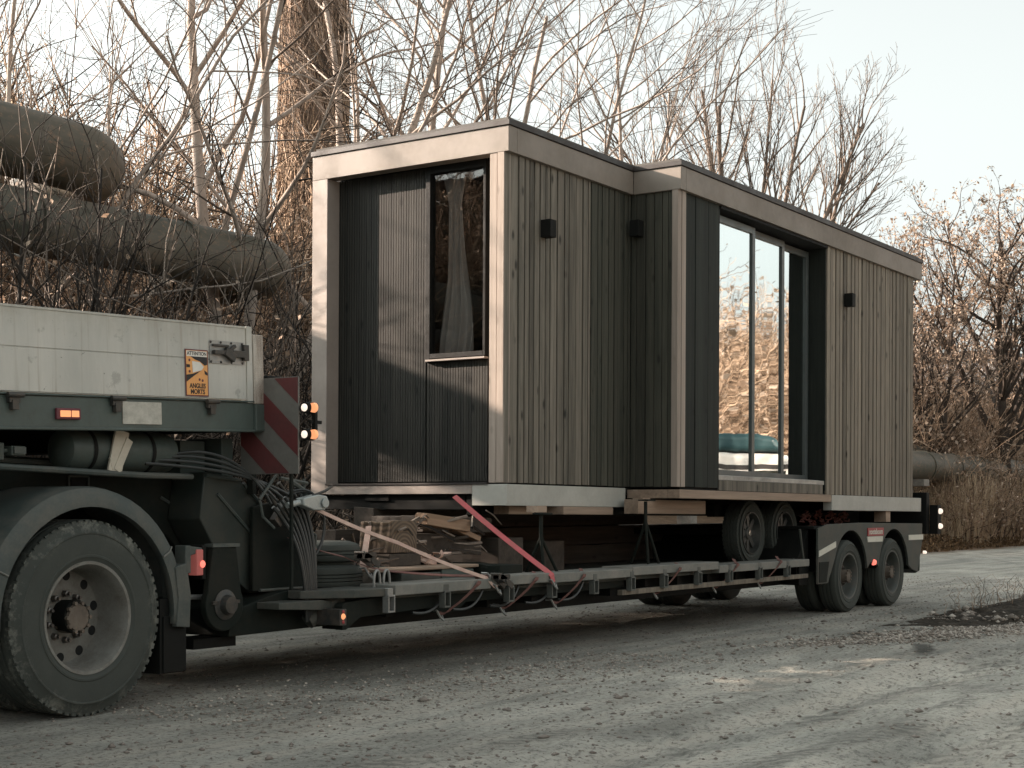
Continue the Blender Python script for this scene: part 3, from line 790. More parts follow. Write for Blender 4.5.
b = MB(); b.box(-2.954, -2.935, -.44, -.42, .62, 1.88); b.box(-2.954, -2.92, -.12, -.07, 1.2, 1.88); b.build('board_post', M['steel'], T, bevel=.003)
for z in (1.715, 1.555):
    b = MB(); b.lathe([(0, -.012), (.032, -.008), (.036, .02), (.036, .06), (0, .06)], (-2.96, -.56, z), n=20, ax='x'); b.box(-2.95, -2.93, -.56, -.50, z - .012, z + .012)
    lp = b.build('marker_lamp', M['black'], T)
    b = MB(); b.lathe([(0, -.012), (.014, -.010), (.023, -.002), (.023, .004), (0, .004)], (-2.975, -.56, z), n=20, ax='x'); b.build('lens', M['white_glint'], lp)
    b = MB(); b.lathe([(0, -.004), (.028, -.002), (.03, .02), (0, .02)], (-2.945, -.598, z), n=20, ax='x'); b.build('lens', M['amber_lit'], lp)
b = MB(); b.box(-2.92, -2.90, -.60, -.57, 1.53, 1.74); b.box(-2.95, -2.85, -.59, -.575, 1.62, 1.64); b.build('lamp_bracket', M['black'], T)
# valve block and hoses on the slope of the neck
vb = MB(); vb.obox((-2.80, -.22, 1.09), (.19, .05, .07), (0, rad(-48), 0)); vb.obox((-2.74, -.2, 1.2), (.05, .06, .05)); vb.obox((-2.66, -.2, 1.12), (.06, .07, .06))
for k in range(3): vb.tube([(-2.93 + k * .045, -.23, 1.20 + k * .035), (-2.86 + k * .045, -.23, 1.13 + k * .035)], .014, 8)
vb.build('valve_block', M['bolt'], T, bevel=.004)
b = MB(); b.tube([(-3.03, -.25, 1.165), (-2.88, -.25, 1.32)], .010, 6); b.tube([(-3.03, -.25, 1.165), (-3.0, -.25, 1.06), (-2.9, -.25, .99)], .009, 6); b.tube([(-2.62, -.24, 1.3), (-2.62, -.24, .75)], .011, 6)
b.tube([(-2.85, -.25, 1.3), (-2.6, -.25, 1.27)], .012, 6); b.tube([(-2.75, -.25, 1.28), (-2.62, -.25, 1.22), (-2.6, -.25, 1.05)], .018, 8)
b.build('hose_guard', M['fender'], T)
rh = random.Random(3)
def bez(p, q, s, t, n=18):
    p, q, s, t = map(Vector, (p, q, s, t))
    return [(1 - u) ** 3 * p + 3 * (1 - u) ** 2 * u * q + 3 * (1 - u) * u * u * s + u ** 3 * t for u in [i / (n - 1) for i in range(n)]]
for k in range(7):
    o = k * .035; b = MB()
    b.tube(bez((-2.90 + o, -.24, 1.12 + o * .6), (-2.72 + o, -.27, .95), (-2.70 + o * .35, -.32, .80), (-2.66 + o * .45, -.30, .40 + .02 * rh.random()), 20), .0095 + .003 * (k % 3 == 0), 8)
    b.build('hose', M['hose'], T)
for k in range(4):
    b = MB(); b.tube(bez((-3.55 - k * .08, -.08, 1.43 - .02 * k), (-3.2, -.14, 1.50 - .05 * k), (-3.05, -.25, 1.3), (-2.92 + .05 * k, -.24, 1.14 + .02 * k), 20), .010, 8); b.build('hose', M['hose'], T)
for k in range(3):
    b = MB(); b.tube(bez((-2.78 + .05 * k, -.24, 1.20), (-2.5, -.3, 1.34 - .04 * k), (-2.38, -.3, .95), (-2.60, -.28, .78), 22), .008, 8); b.build('hose', M['hose'], T)
# amber side marker
b = MB(); b.box(-2.60, -2.535, YN + .012, YN + .2, .385, .485); sm = b.build('side_marker', M['bolt'], T, bevel=.003)
b = MB(); b.lathe([(0, -.012), (.012, -.010), (.02, 0)], (-2.567, YN + .012, .44), n=16); b.build('lens', M['amber_lit'], sm)
for z in (.405, .47):
    b = MB(); b.lathe([(0, -.008), (.008, -.006), (.012, 0)], (-2.567, YN + .012, z), n=12); b.build('lens', M['red'], sm)

# ---------------- rear bogie
R2 = .386
b = MB()
b.box(4.62, 4.86, YN + .10, YF - .10, .33, .56); b.prism([(4.6, .565), (4.9, .90), (4.9, .40), (4.6, .40)], YN + .12, YF - .12); b.box(4.88, 7.95, -.10, 1.54, .60, .90)
b.box(4.88, 7.95, YN + .05, YF - .05, .895, .925)
b.box(5.0, 7.9, .2, .32, .35, .6); b.box(5.0, 7.9, 1.12, 1.24, .35, .6)
b.build('bogie_frame', M['black'], T, bevel=.004)
def arch(cx, rr, a0, a1, n=16): return [(cx + rr * math.cos(a), R2 + .01 + rr * math.sin(a)) for a in np.linspace(a0, a1, n)]
C1, C2 = 5.733, 7.029
P = [(4.84, .905), (4.84, .335), (5.10, .335)] + arch(C1, .48, PI - .28, .12, 20)[1:]
P += [(6.30, .52), (6.46, .52)] + arch(C2, .48, PI - .12, .12, 20)
P += [(7.62, .40), (7.82, .36), (7.98, .72), (7.98, .93), (6.0, .955), (5.1, .945)]
b = MB(); b.prism(P, YN - .012, YN + .012)
fd = b.build('fender', M['trail'], T, bevel=.003)
b = MB(); b.prism([(4.86, .56), (4.86, .35), (5.05, .35), (5.12, .56)], YN - .018, YN - .0125); b.build('fender_panel', M['steel'], fd)
b = MB()
for cx in (C1, C2): 
    a_ = arch(cx, .47, PI - .1, .1, 18); a2_ = arch(cx, .49, .1, PI - .1, 18); b.prism(a_ + a2_, YN + .013, .1)
b.build('wheel_arch', M['black'], fd)
b = MB(); b.prism([(4.855, .615), (5.30, .705), (5.30, .765), (4.855, .675)], YN - .02, YN - .0125); b.build('reflective_strip', M['cream'], fd)
b = MB(); b.prism([(6.20, .74), (6.64, .74), (6.66, .80), (6.18, .80)], YN - .022, YN - .0125); b.build('reflective_strip', M['cream'], fd)
b = MB(); b.box(7.50, 7.99, YN - .02, YN - .0125, .74, .80); b.build('reflective_strip', M['cream'], fd)
b = MB(); b.box(6.20, 6.68, YN - .022, YN - .0125, .806, .895); sg = b.build('name_plate', M['red'], fd)
def text(s, size, mat, parent, loc, rot, name='lettering', sx=1, bold=0):
    c = bpy.data.curves.new(name, 'FONT'); c.body = s; c.size = size; c.align_x = 'CENTER'; c.align_y = 'CENTER'; c.extrude = .0004; c.offset = bold
    c.materials.append(mat); tmp = bpy.data.objects.new(name, c); me = bpy.data.meshes.new_from_object(tmp); bpy.data.objects.remove(tmp); o = bpy.data.objects.new(name, me); COL.objects.link(o); o.parent = parent; o.location = loc; o.rotation_euler = rot; o.scale = (sx, 1, 1); return o
text('nooteboom', .085, M['cream'], sg, (6.44, YN - .0235, .852), (PI / 2, 0, 0), bold=.002)
b = MB(); b.prism([(6.26, .735), (6.54, .735), (6.46, .50), (6.34, .50)], YN - .008, YN + .02); br = b.build('lamp_bracket', M['trail'], T, bevel=.003)
b = MB(); b.lathe([(0, -.03), (.026, -.024), (.034, 0), (.034, .012)], (6.40, YN - .01, .515), n=20); b.build('lens', M['red_lit'], br)
b = MB(); b.prism([(7.62, .40), (7.84, .345), (7.98, .37), (8.0, .72), (7.9, .72)], YN + .02, YN + .44); b.build('mudflap', M['steel'], T, bevel=.004)
b = MB(); b.tube([(4.45, YN + .1, .60), (4.62, YN + .05, .575), (4.52, YN + .05, .90)], .012, 8); b.build('stay_rod', M['trail'], T)
# rear box and rear lamps, their sun glints put in as glow
b = MB(); b.box(7.7, 8.35, .35, 1.0, .93, 1.3); b.box(8.25, 8.36, -.50, 1.95, .80, 1.30); tb = b.build('rear_board', M['black'], T, bevel=.006)
for z in (1.075, .895):
    b = MB(); b.lathe([(0, -.02), (.022, -.018), (.034, .0), (.034, .03), (0, .03)], (8.42, -.62, z), n=20); b.build('lens', M['white_glint'], tb)
b = MB(); b.box(8.36, 8.48, -.60, -.5, .8, 1.15); b.build('lamp_bracket', M['black'], tb)
b = MB(); b.lathe([(0, -.012), (.012, -.01), (.02, .0), (.02, .03)], (8.05, -.56, .585), n=16); b.build('lens', M['white_glint'], tb)
b = MB(); b.box(7.02, 7.16, YN + .08, YN + .22, .955, 1.09); b.build('packing_block', M['beam'], T)

def truck_wheel(par, cx, cy, cz, R, W, rim, deep, tyre, lugs, name='wheel', nb=10, rmat='rimgrey', dual=0):
    b = MB()
    b.lathe([(rim + .004, .030), (rim + .016, .018), (rim + .012, .008), (rim - .004, .010), (rim - .014, .03), (rim - .020, .06), (rim - .026, .10), (rim - .030, deep - .015), (rim - .042, deep + .010), (rim * .62, deep + .006), (rim * .52, deep)], n=72)
    disc = MB()
    # disc with round hand holes: ring sectors round each hole
    b.lathe([(rim * .52, deep), (rim * .30, deep)], n=48)
    b.lathe([(rim, W - .03), (rim - .03, W - .05), (rim - .06, deep + .05)], n=48)
    wh = b.build(name, M[rmat], par, auto=50); wh.location = (cx, cy, cz)
    for k in range(nb if rim > .25 else 8):
        b = MB()
        a = 2 * PI * (k + .35) / (nb if rim > .25 else 8); rr = rim * .76
        b.lathe([(0, -.001), (.026 * rim / .29, 0), (.029 * rim / .29, .004)], (rr * math.cos(a), deep + .0065, rr * math.sin(a)), n=16)
        b.build('hand_hole', M['backing'], wh)
    b = MB(); h0 = deep - .115 if deep > .1 else deep - .04
    b.lathe([(rim * .30, deep + .01), (rim * .29, h0 + .03), (rim * .25, h0 + .012), (rim * .24, h0), (0, h0 - .002)], n=32)
    for k in range(10):
        a = 2 * PI * k / 10; b.lathe([(.012, h0 + .01), (.011, h0 - .008), (0, h0 - .008)], (rim * .27 * math.cos(a), 0, rim * .27 * math.sin(a)), n=8)
    b.build('hub', M['hubrust'], wh)
    for k in range(10):
        b = MB(); a = 2 * PI * (k + .5) / 10; b.lathe([(.020, deep), (.018, deep - .03), (.010, deep - .034), (.009, deep - .05), (0, deep - .05)], (rim * .43 * math.cos(a), 0, rim * .43 * math.sin(a)), n=6)
        b.build('wheel_nut', M['nut'], wh)
    tyre_mb(R, W, rim, lugs, 3).build('tyre', M[tyre], wh)
    if dual:
        o = tyre_mb(R, W, rim, lugs, 3).build('tyre', M[tyre], wh); o.location = (0, W + .03, 0)
    return wh
for cx in (C1, C2):
    truck_wheel(T, cx, YN, R2, R2, .235, .235, .13, 'tyre_small', 0, rmat='rimdark', dual=1)
for cx in (C1, C2):
    w_ = truck_wheel(T, cx, YF, R2, R2, .235, .235, .13, 'tyre_small', 0, rmat='rimdark', dual=1); w_.rotation_euler = (0, 0, PI)
# drooping air line under the deck
for k in range(5):
    b = MB(); x = -1.5 + k * .45; b.tube(bez((x, YN + .02, .55), (x - .1, YN, .42), (x - .2, YN + .03, .40), (x - .32, YN + .05, .42), 10), .010, 6); b.build('hose', M['hose'], T)
# ------------------------------------------------------------ tractor lorry (rear half in the picture)
A = thing('lorry', 'green grey lorry with white dropside body pulling the low loader trailer', 'lorry', (-4.312, -.265, 0), (0, 0, rad(2.08)))
PB = Matrix.Rotation(rad(-2.0), 4, 'Y')
def bed(o): o.rotation_euler = (0, rad(-2.0), 0); return o
TX0 = -6.0
# dropside boards, two tiers with a groove, slight dents
b = MB(); b.box(TX0, 1.262, .0, .03, 1.726, 1.948); b.box(TX0, 1.262, .004, .03, 1.948, 1.954); b.box(TX0, 1.262, .0, .03, 1.954, 2.150)
b.box(TX0, 1.262, -.004, .034, 2.150, 2.163)
n = NT('white_dropside'); v = n.coord(); vs = n.coord((1, 1, .25))
sc = n.noise(v, 7, 6, .7); st = n.noise(vs, 3, 5, .65); spk = n.noise(v, 26, 3, .6)
sepz = n.N('ShaderNodeSeparateXYZ'); n.L(n.tc.outputs['Object'], sepz.inputs[0])
top = n.math('MULTIPLY', n.ramp(n.math('MULTIPLY', n.math('SUBTRACT', sepz.outputs[2], 2.02), 6), [(0, 0.), (1, 1.)]), n.ramp(n.noise(v, 9, 6, .7), [(.35, .2), (.65, 1.)]))
c = n.mix(n.ramp(st, [(.35, 0.), (.7, 1.)]), (.42, .42, .385), (.56, .55, .50))
c = n.mix(n.math('MULTIPLY', top, .55), c, (.25, .225, .165))
run = n.noise(n.coord((9, 1, .35)), 3, 5, .6); c = n.mix(n.math('MULTIPLY', n.ramp(run, [(.55, 0.), (.72, 1.)]), .45), c, (.22, .17, .12))
c = n.mix(n.math('MULTIPLY', n.ramp(sc, [(.60, 0.), (.66, 1.)]), .5), c, (.22, .22, .2))
c = n.mix(n.math('MULTIPLY', n.ramp(spk, [(.68, 0.), (.72, 1.)]), .7), c, (.12, .12, .11))
M['dropside'] = n.bsdf(c, .45, 0, n.bump(sc, .15, .01), .4)
ds = bed(b.build('dropside', M['dropside'], A, bevel=.002))
# far side and rear board so the body is a real box
b = MB(); b.box(TX0, 1.26, 2.47, 2.5, 1.726, 2.16); b.box(1.27, 1.30, .04, 2.46, 1.726, 2.16); bed(b.build('dropside', M['dropside'], A))
b = MB(); b.box(TX0, 1.26, .04, 2.46, 1.70, 1.724); bed(b.build('bed_floor', M['beam'], A))
b = MB(); b.box(1.268, 1.318, -.004, .05, 1.705, 2.165); p1 = bed(b.build('end_frame', M['dropside'], A, bevel=.003))
b = MB(); b.box(1.325, 1.415, -.008, .08, 1.70, 2.12); bed(b.build('corner_post', M['rustpost'] if 'rustpost' in M else painted('rusty_white_post', (.5, .46, .4), (.11, .055, .035), .95, .7, 0, 9, True), A, bevel=.006))
b = MB(); b.box(1.327, 1.418, -.014, .085, 1.535, 1.698); bed(b.build('corner_post', M['rail'], A, bevel=.006))
b = MB(); b.box(TX0, 1.40, .008, .09, 1.53, 1.706); b.box(TX0, 1.40, -.004, .0075, 1.53, 1.545); b.box(TX0, 1.39, -.006, .03, 1.708, 1.718)
rl = bed(b.build('side_rail', M['rail'], A, bevel=.004))
b = MB(); b.box(TX0, 1.39, 2.40, 2.48, 1.53, 1.698); 
for i in range(12): x = -5.5 + i * .6; b.box(x, x + .06, .1, 2.39, 1.60, 1.69)
for y in (.8, 1.62): b.box(TX0, 1.35, y, y + .07, 1.42, 1.598)
b.box(1.33, 1.4, .1, 2.39, 1.535, 1.697)
bed(b.build('bed_frame', M['black'], A))
for x in (-2.6, -1.45, -.49, .205, .945):     # drop side hinges
    b = MB(); b.box(x - .035, x + .035, -.02, .005, 1.665, 1.715); b.tube([(x - .05, -.024, 1.705), (x + .05, -.024, 1.705)], .014, 8)
    b.box(x - .02, x + .02, -.026, .004, 1.63, 1.68); bed(b.build('hinge', M['bolt'], A, bevel=.002))
b = MB(); b.box(.945, 1.245, -.006, -.0045, 1.93, 2.065); la = bed(b.build('latch', M['galv'], A))
b = MB(); b.box(.965, 1.10, -.02, -.008, 2.030, 2.043); b.obox((1.02, -.02, 1.995), (.11, .022, .024)); b.obox((1.1, -.022, 1.985), (.09, .026, .05), (0, .5, 0)); b.obox((1.17, -.022, 1.992), (.10, .024, .04)); b.obox((1.12, -.02, 2.02), (.07, .02, .02), (0, -.6, 0))
b.box(1.22, 1.262, -.03, -.002, 1.955, 2.05)
for x in (.955, 1.04, 1.13, 1.225):
    for z in (1.94, 2.055): b.lathe([(0, -.013), (.006, -.012), (.008, -.007)], (x, 0, z), n=8)
lh = b.build('latch_handle', M['bolt'], la, bevel=.002)
# blind spot sticker
def bx(x0, x1, z0, z1, mat, par, name, d=.0065, d0=.0045): return MB().box(x0, x1, -d, -d0, z0, z1).build(name, mat, par)
sx0, sx1, sz0, sz1 = .742, .930, 1.733, 2.003
stk = bed(bx(sx0, sx1, sz0, sz1, M['maroon'], A, 'blind_spot_sticker', .0060, .0042))
bx(sx0 + .007, sx1 - .007, sz0 + .007, sz1 - .007, M['orange'], stk, 'sticker_field', .0068, .0061)
bx(sx0 + .010, sx1 - .010, 1.962, sz1 - .009, M['white'], stk, 'sticker_header', .0074, .0069)
def pr(poly, mat, name, d=.0078, d0=.0070): return MB().prism(poly, -d, -d0).build(name, mat, stk)
pr([(.785, 1.962), (.921, 1.962), (.921, 1.918), (.90, 1.912), (.86, 1.935), (.82, 1.945)], M['ink'], 'sticker_shape')
pr([(.795, 1.935), (.86, 1.93), (.89, 1.905), (.875, 1.885), (.80, 1.868)], M['white'], 'sticker_shape', .0084, .0079)
pr([(.750, 1.915), (.778, 1.915), (.778, 1.898), (.750, 1.898)], M['ink'], 'sticker_shape')
pr([(.749, 1.855), (.80, 1.862), (.87, 1.883), (.80, 1.845), (.749, 1.815)], M['ink'], 'sticker_shape')
pr([(.895, 1.885), (.921, 1.872), (.921, 1.855), (.90, 1.862)], M['ink'], 'sticker_shape')
for (x, z) in ((.775, 1.94), (.775, 1.875), (.855, 1.83), (.88, 1.825)):
    MB().lathe([(0, -.0079), (.008, -.0078), (.008, -.0070)], (x, 0, z), n=10).build('sticker_shape', M['maroon'], stk)
text('ATTENTION', .030, M['ink'], stk, (.836, -.0078, 1.9785), (PI / 2, 0, 0), sx=.95, bold=.0005)
text('ANGLES', .038, M['ink'], stk, (.838, -.0073, 1.792), (PI / 2, 0, 0), sx=.95, bold=.0012)
text('MORTS', .038, M['ink'], stk, (.838, -.0073, 1.758), (PI / 2, 0, 0), sx=.95, bold=.0012)
# reflector plate, side lamp
b = MB(); b.box(.258, .553, .001, .0075, 1.566, 1.690); bed(b.build('reflector_plate', painted('scuffed_cream_plate', (.50, .49, .43), (.16, .14, .12), .5, .5, 0, 14), A, bevel=.002))
b = MB(); b.box(-.215, -.05, -.012, .0075, 1.585, 1.645); sl = bed(b.build('side_lamp', M['maroon'], A, bevel=.006))
b = MB(); b.box(-.195, -.125, -.018, -.0125, 1.598, 1.632); b.build('lens', M['amber_lit'], sl, bevel=.004)
b = MB(); b.box(-.118, -.068, -.018, -.0125, 1.598, 1.632); b.build('lens', M['amber_lit'], sl, bevel=.004)
# pole tops and black box behind the corner post
b = MB(); b.box(1.43, 1.56, -.02, .16, 1.765, 1.875); b.box(1.42, 1.45, 0, .1, 1.62, 1.80); b.box(1.565, 1.62, .02, .12, 1.79, 1.85); bed(b.build('lamp_housing', M['black'], A, bevel=.008))
# air tanks under the bed
def tank(x0, x1, y, z, rr):
    b = MB(); b.lathe([(0, x0 - .035), (rr * .55, x0 - .028), (rr * .9, x0 - .004), (rr, x0 + .03), (rr, x1 - .03), (rr * .9, x1 + .004), (rr * .55, x1 + .028), (0, x1 + .035)], (0, y, z), n=32, ax='x')
    o = b.build('air_tank', M['rail2'], A)
    for x in (x0 + .14, x1 - .2):
        b = MB(); b.lathe([(rr + .004, x - .014), (rr + .006, x), (rr + .004, x + .014)], (0, y, z), n=32, ax='x')
        b.build('tank_strap', M['black'], o)
    return o
tk = tank(.0, .78, .26, 1.435, .118)
tank(-1.3, -.5, .5, 1.42, .12)
b = MB(); b.obox((.29, .13, 1.43), (.10, .012, .24), (0, .25, 0)); b.obox((.32, .125, 1.41), (.05, .012, .2), (0, .5, 0)); b.obox((.27, .128, 1.37), (.08, .012, .07), (0, -.3, 0)); b.build('tape_wrap', M['tarp'], tk)
b = MB(); b.box(.95, 1.16, .3, .6, 1.30, 1.52); b.build('rear_bracket', M['rail2'], A, bevel=.005)
b = MB(); b.box(1.2, 1.3, .2, .5, 1.30, 1.54); b.build('rear_bracket', M['rail2'], A, bevel=.005)
b = MB(); b.box(-.62, -.5, .12, .25, 1.36, 1.45); b.box(-.47, -.38, .10, .2, 1.385, 1.435); b.box(-.51, -.46, .13, .16, 1.40, 1.42)
b.build('valve_box', M['rail2'], A, bevel=.005)
b = MB(); b.box(-.46, -.385, .09, .1, 1.395, 1.43); b.tube([(-.7, .1, 1.33), (.5, .14, 1.30), (.9, .16, 1.30)], .018, 8); b.build('air_line', M['fender'], A)
# ladder frame
b = MB()
for y in (.82, 1.60): b.box(TX0, .95, y, y + .08, .92, 1.20)
for x in (-3.2, -1.0, .85): b.box(x, x + .1, .9, 1.6, .95, 1.17)
b.box(-.9, .55, .6, 1.9, .9, 1.12)
b.tube([(-.035, .1, .53), (-.035, 2.38, .53)], .09, 14); b.lathe([(0, -.22), (.2, -.14), (.23, 0), (.2, .14), (0, .22)], (-.035, 1.24, .53), n=20)
b.box(-6, -1.2, .25, .55, .55, 1.0)
b.build('chassis', M['black'], A, bevel=.004)
# drive wheels
truck_wheel(A, -.035, -.0, .527, .527, .30, .291, .20, 'tyre', 68, dual=1)
w_ = truck_wheel(A, -.035, 2.48, .527, .527, .30, .291, .20, 'tyre', 56, dual=1); w_.rotation_euler = (0, 0, PI)
# fender: wrapped plastic shell with a flat face and a folded rim
cx, cz = -.035, .527
def fprof(rr, n=30, a0=PI + .05, a1=-.12): return [(cx + rr * math.cos(a) * 1.02, cz + rr * math.sin(a)) for a in np.linspace(a0, a1, n)]
o1, i1 = fprof(.705), fprof(.595)
V = []; F = []; K = len(o1)
# sections: inner lip, face inner, face outer (set back), top shell running inward
rows = [[(p[0], .03, p[1]) for p in i1], [(p[0], -.02, p[1]) for p in i1], [(p[0] , -.02, p[1]) for p in fprof(.655)],
        [(p[0], .005, p[1]) for p in fprof(.695)], [(p[0], .04, p[1]) for p in o1], [(p[0], .60, p[1]) for p in o1], [(p[0], .60, p[1]) for p in fprof(.69)], [(p[0], .06, p[1]) for p in fprof(.685)]]
for rw in rows: V += rw
F = [(i * K + j, i * K + j + 1, (i + 1) * K + j + 1, (i + 1) * K + j) for i in range(len(rows) - 1) for j in range(K - 1)]
fe = MB().add(V, F, True).build('fender', M['fender'], A)
for a_ in (PI - .42, .55):
    b = MB(); p0 = (cx + .60 * math.cos(a_) * 1.02, cz + .60 * math.sin(a_)); p1 = (cx + .70 * math.cos(a_) * 1.02, cz + .70 * math.sin(a_))
    b.tube([(p0[0], -.024, p0[1]), ((p0[0] + p1[0]) / 2, -.026, (p0[1] + p1[1]) / 2), (p1[0], .0, p1[1]), (p1[0], .5, p1[1])], .005, 6); b.build('fender_seam', M['worn'], fe)
md = fe.modifiers.new('s', 'SOLIDIFY'); md.thickness = .006
b = MB(); b.prism([(.585, .44), (.69, .43), (.70, .62), (.665, .80), (.575, .78), (.60, .6)], -.028, .10); b.box(.655, .70, -.028, .06, .74, .90); b.prism([(.66, .90), (.80, .885), (.80, .86), (.70, .84)], -.02, .06)
b.build('fender_end', M['fender'], A, bevel=.006)
b = MB(); b.box(.52, .70, .01, .018, .18, .50); b.box(.5, .70, .02, .52, .175, .60); b.build('mudflap', M['black'], A, bevel=.003)
b = MB(); b.box(-.80, -.62, .03, .60, .42, .56); b.build('fender_end', M['fender'], A, bevel=.01)
b = MB(); b.tube([(.70, .03, .86), (.80, .03, .85)], .012, 8); b.box(.80, .83, -.02, .07, .70, .90); tl = b.build('tail_lamp', M['black'], A, bevel=.004)
b = MB(); b.box(.745, .799, -.03, .04, .725, .875); b.build('lens', M['red_dim'] if 'red_dim' in M else plain('dim_red_lens', (.30, .07, .065), .4, emis=(1, .3, .25), estr=.04), tl, bevel=.006)
b = MB(); b.lathe([(0, -.01), (.016, -.007), (.022, 0)], (.79, -.032, .79), n=14); b.build('lens', M['red_lit'], tl)
b = MB(); b.tube([(.70, .08, .60), (1.02, .08, .585)], .016, 8); b.build('coupling_rod', M['galv'], A)
# cab and front, outside the frame, so the lorry is complete
b = MB(); b.prism([(-6.1, .9), (-6.1, 3.2), (-6.5, 3.55), (-8.0, 3.3), (-8.25, 1.8), (-8.3, .45), (-7.7, .45), (-7.6, .9)], .02, 2.48); cb = b.build('cab', M['rail'], A, bevel=.05, seg=3)
b = MB(); b.box(-7.75, -6.75, .0, .019, 1.9, 2.75); b.build('side_window', M['door_glass'], cb)
w2 = truck_wheel(A, -7.1 + .55, .0, .527, .527, .30, .291, .05, 'tyre', 56)
w2 = truck_wheel(A, -7.1 + .55, 2.48, .527, .527, .30, .291, .05, 'tyre', 56); w2.rotation_euler = (0, 0, PI)
# ------------------------------------------------------------ loose things on the trailer deck
def solo(b, name, mat, label, cat, group=None, bevel=.004, loc=None, rot=None, seg=1):
    # geometry is built round the thing's own base point
    o = b.build(name, mat, None, bevel=bevel, seg=seg)
    if loc: o.location = loc
    if rot: o.rotation_euler = rot
    return setp(o, label, cat, group)
n = NT('end_grain_timber'); v = n.coord()
sp_ = n.N('ShaderNodeSeparateXYZ'); n.L(v, sp_.inputs[0])
wv = n.N('ShaderNodeTexWave'); wv.wave_type = 'RINGS'; wv.rings_direction = 'Y'; wv.inputs['Scale'].default_value = 11; wv.inputs['Distortion'].default_value = 1.2; wv.inputs['Detail'].default_value = 3; wv.inputs['Detail Scale'].default_value = 1.2
n.L(v, wv.inputs['Vector'])
gr = n.noise(n.coord((20, 1.2, 20)), 1.5, 5, .6)
c = n.mix(n.math('MULTIPLY', wv.outputs['Fac'], .6), (.07, .05, .036), (.24, .17, .115)); c = n.mix(n.math('MULTIPLY', gr, .5), c, (.14, .11, .085))
M['timber'] = n.bsdf(c, .8, 0, n.bump(wv.outputs['Fac'], .4, .004), .25)
M['timber_dark'] = wood('old_dark_timber', (.02, .017, .014), (.075, .06, .048), 1)
M['timber_pale'] = wood('split_pale_timber', (.13, .085, .055), (.34, .225, .15), 0)
def rough_beam(size, seed):
    b = MB(); a, d, h = size; rr = random.Random(seed)
    k = 9; V = []
    for i in range(k):
        y = -d / 2 + d * i / (k - 1)
        for (x, z) in ((-a / 2, 0), (a / 2, 0), (a / 2, h), (-a / 2, h)):
            V.append((x + rr.uniform(-.008, .008), y, z + (rr.uniform(-.008, .008) if z > 0 else 0)))
    F = [(i * 4 + j, i * 4 + (j + 1) % 4, i * 4 + 4 + (j + 1) % 4, i * 4 + 4 + j) for i in range(k - 1) for j in range(4)] + [(0, 1, 2, 3), tuple((k - 1) * 4 + j for j in range(4))]
    return b.add(V, F)
D0 = .567
solo(rough_beam((.44, 1.0, .10), 1), 'timber_block', M['trail'], 'flat green grey block on the deck under the pale board, left of the timber pile', 'timber block', loc=(-1.42, .25, D0))
solo(rough_beam((.40, .9, .11), 2), 'timber_block', M['rail'], 'flat teal block lying on the deck at the foot of the timber pile', 'timber block', loc=(-.92, .25, D0))
solo(MB().box(-.62, .62, -.12, .12, 0, .022), 'timber_board', M['beam'], 'long pale board lying across the two flat blocks on the deck', 'board', loc=(-1.28, -.10, D0 + .114), rot=(0, 0, rad(2)))
solo(rough_beam((.36, .8, .09), 4), 'timber_beam', M['timber_dark'], 'dark beam lying under the split sleeper with the ring pattern', 'timber beam', loc=(-1.3, .38, D0 + .138))
solo(rough_beam((.34, .26, .22), 5), 'timber_sleeper', M['timber'], 'pale square sleeper with growth rings on its end, topmost at the left of the pile', 'timber sleeper', loc=(-1.32, .12, D0 + .232), rot=(0, 0, rad(6)))
solo(rough_beam((.62, .5, .12), 6), 'timber_beam', M['timber_dark'], 'blackened beam behind the red strap, lowest of the right pile', 'timber beam', loc=(-.42, .34, D0 + .002))
solo(rough_beam((.30, .8, .13), 7), 'timber_beam', M['steel'], 'short grey green block upright beside the lashing at the foot of the red strap', 'timber beam', loc=(-.50, .02, D0 + .002))
solo(rough_beam((.85, .5, .15), 8), 'timber_beam', M['timber_dark'], 'dark weathered beam in the middle of the pile under the house front', 'timber beam', loc=(-.55, .42, D0 + .20), rot=(0, rad(2), rad(-3)))
solo(rough_beam((.50, .12, .085), 9), 'timber_offcut', M['timber_pale'], 'bright split plank with fresh orange wood wedged below the steel beam', 'timber offcut', loc=(-.66, .13, D0 + .395), rot=(0, rad(7), rad(-4)))
solo(rough_beam((.9, .5, .12), 10), 'timber_beam', M['timber_dark'], 'long dark beam topmost in the pile directly under the house', 'timber beam', loc=(-.3, .50, D0 + .36), rot=(0, rad(1), 0))
solo(rough_beam((.30, .10, .04), 11), 'timber_offcut', M['timber_pale'], 'small pale splinter of wood lying at the middle of the pile', 'timber offcut', loc=(-.38, .14, D0 + .33), rot=(0, rad(16), 0))
for k, (x, y, s, c_) in enumerate(((.35, .9, .3, 'near the house wheels'), (1.3, 1.1, .26, 'in the shade under the middle of the house'))):
    solo(rough_beam((.35, 1.4, s), 20 + k), 'timber_block', M['timber_dark'], 'dark timber block ' + c_, 'timber block', loc=(x, y, D0 + .002))
for k, (y, z, x0, l_) in enumerate(((1.30, 0, -.2, 'added light-blocking black beam, lowest along the far side of the deck, nearest the pile'), (1.58, 0, .1, 'added light-blocking black beam, lowest at the very far edge of the deck'), (1.34, .185, .3, 'added light-blocking black beam in the second layer on the far side of the deck'),
        (1.60, .185, -.4, 'added light-blocking black beam in the second layer at the very far edge of the deck'), (1.44, .37, -.1, 'added light-blocking black beam topmost on the far side of the deck'))):
    o = rough_beam((.22, 4.6, .18), 40 + k); solo(o, 'timber_beam', M['timber_dark'], l_, 'timber beam', loc=(x0 + 2.4, y, D0 + .002 + z), rot=(0, 0, rad(90)))  # beams added to keep the space under the house dark
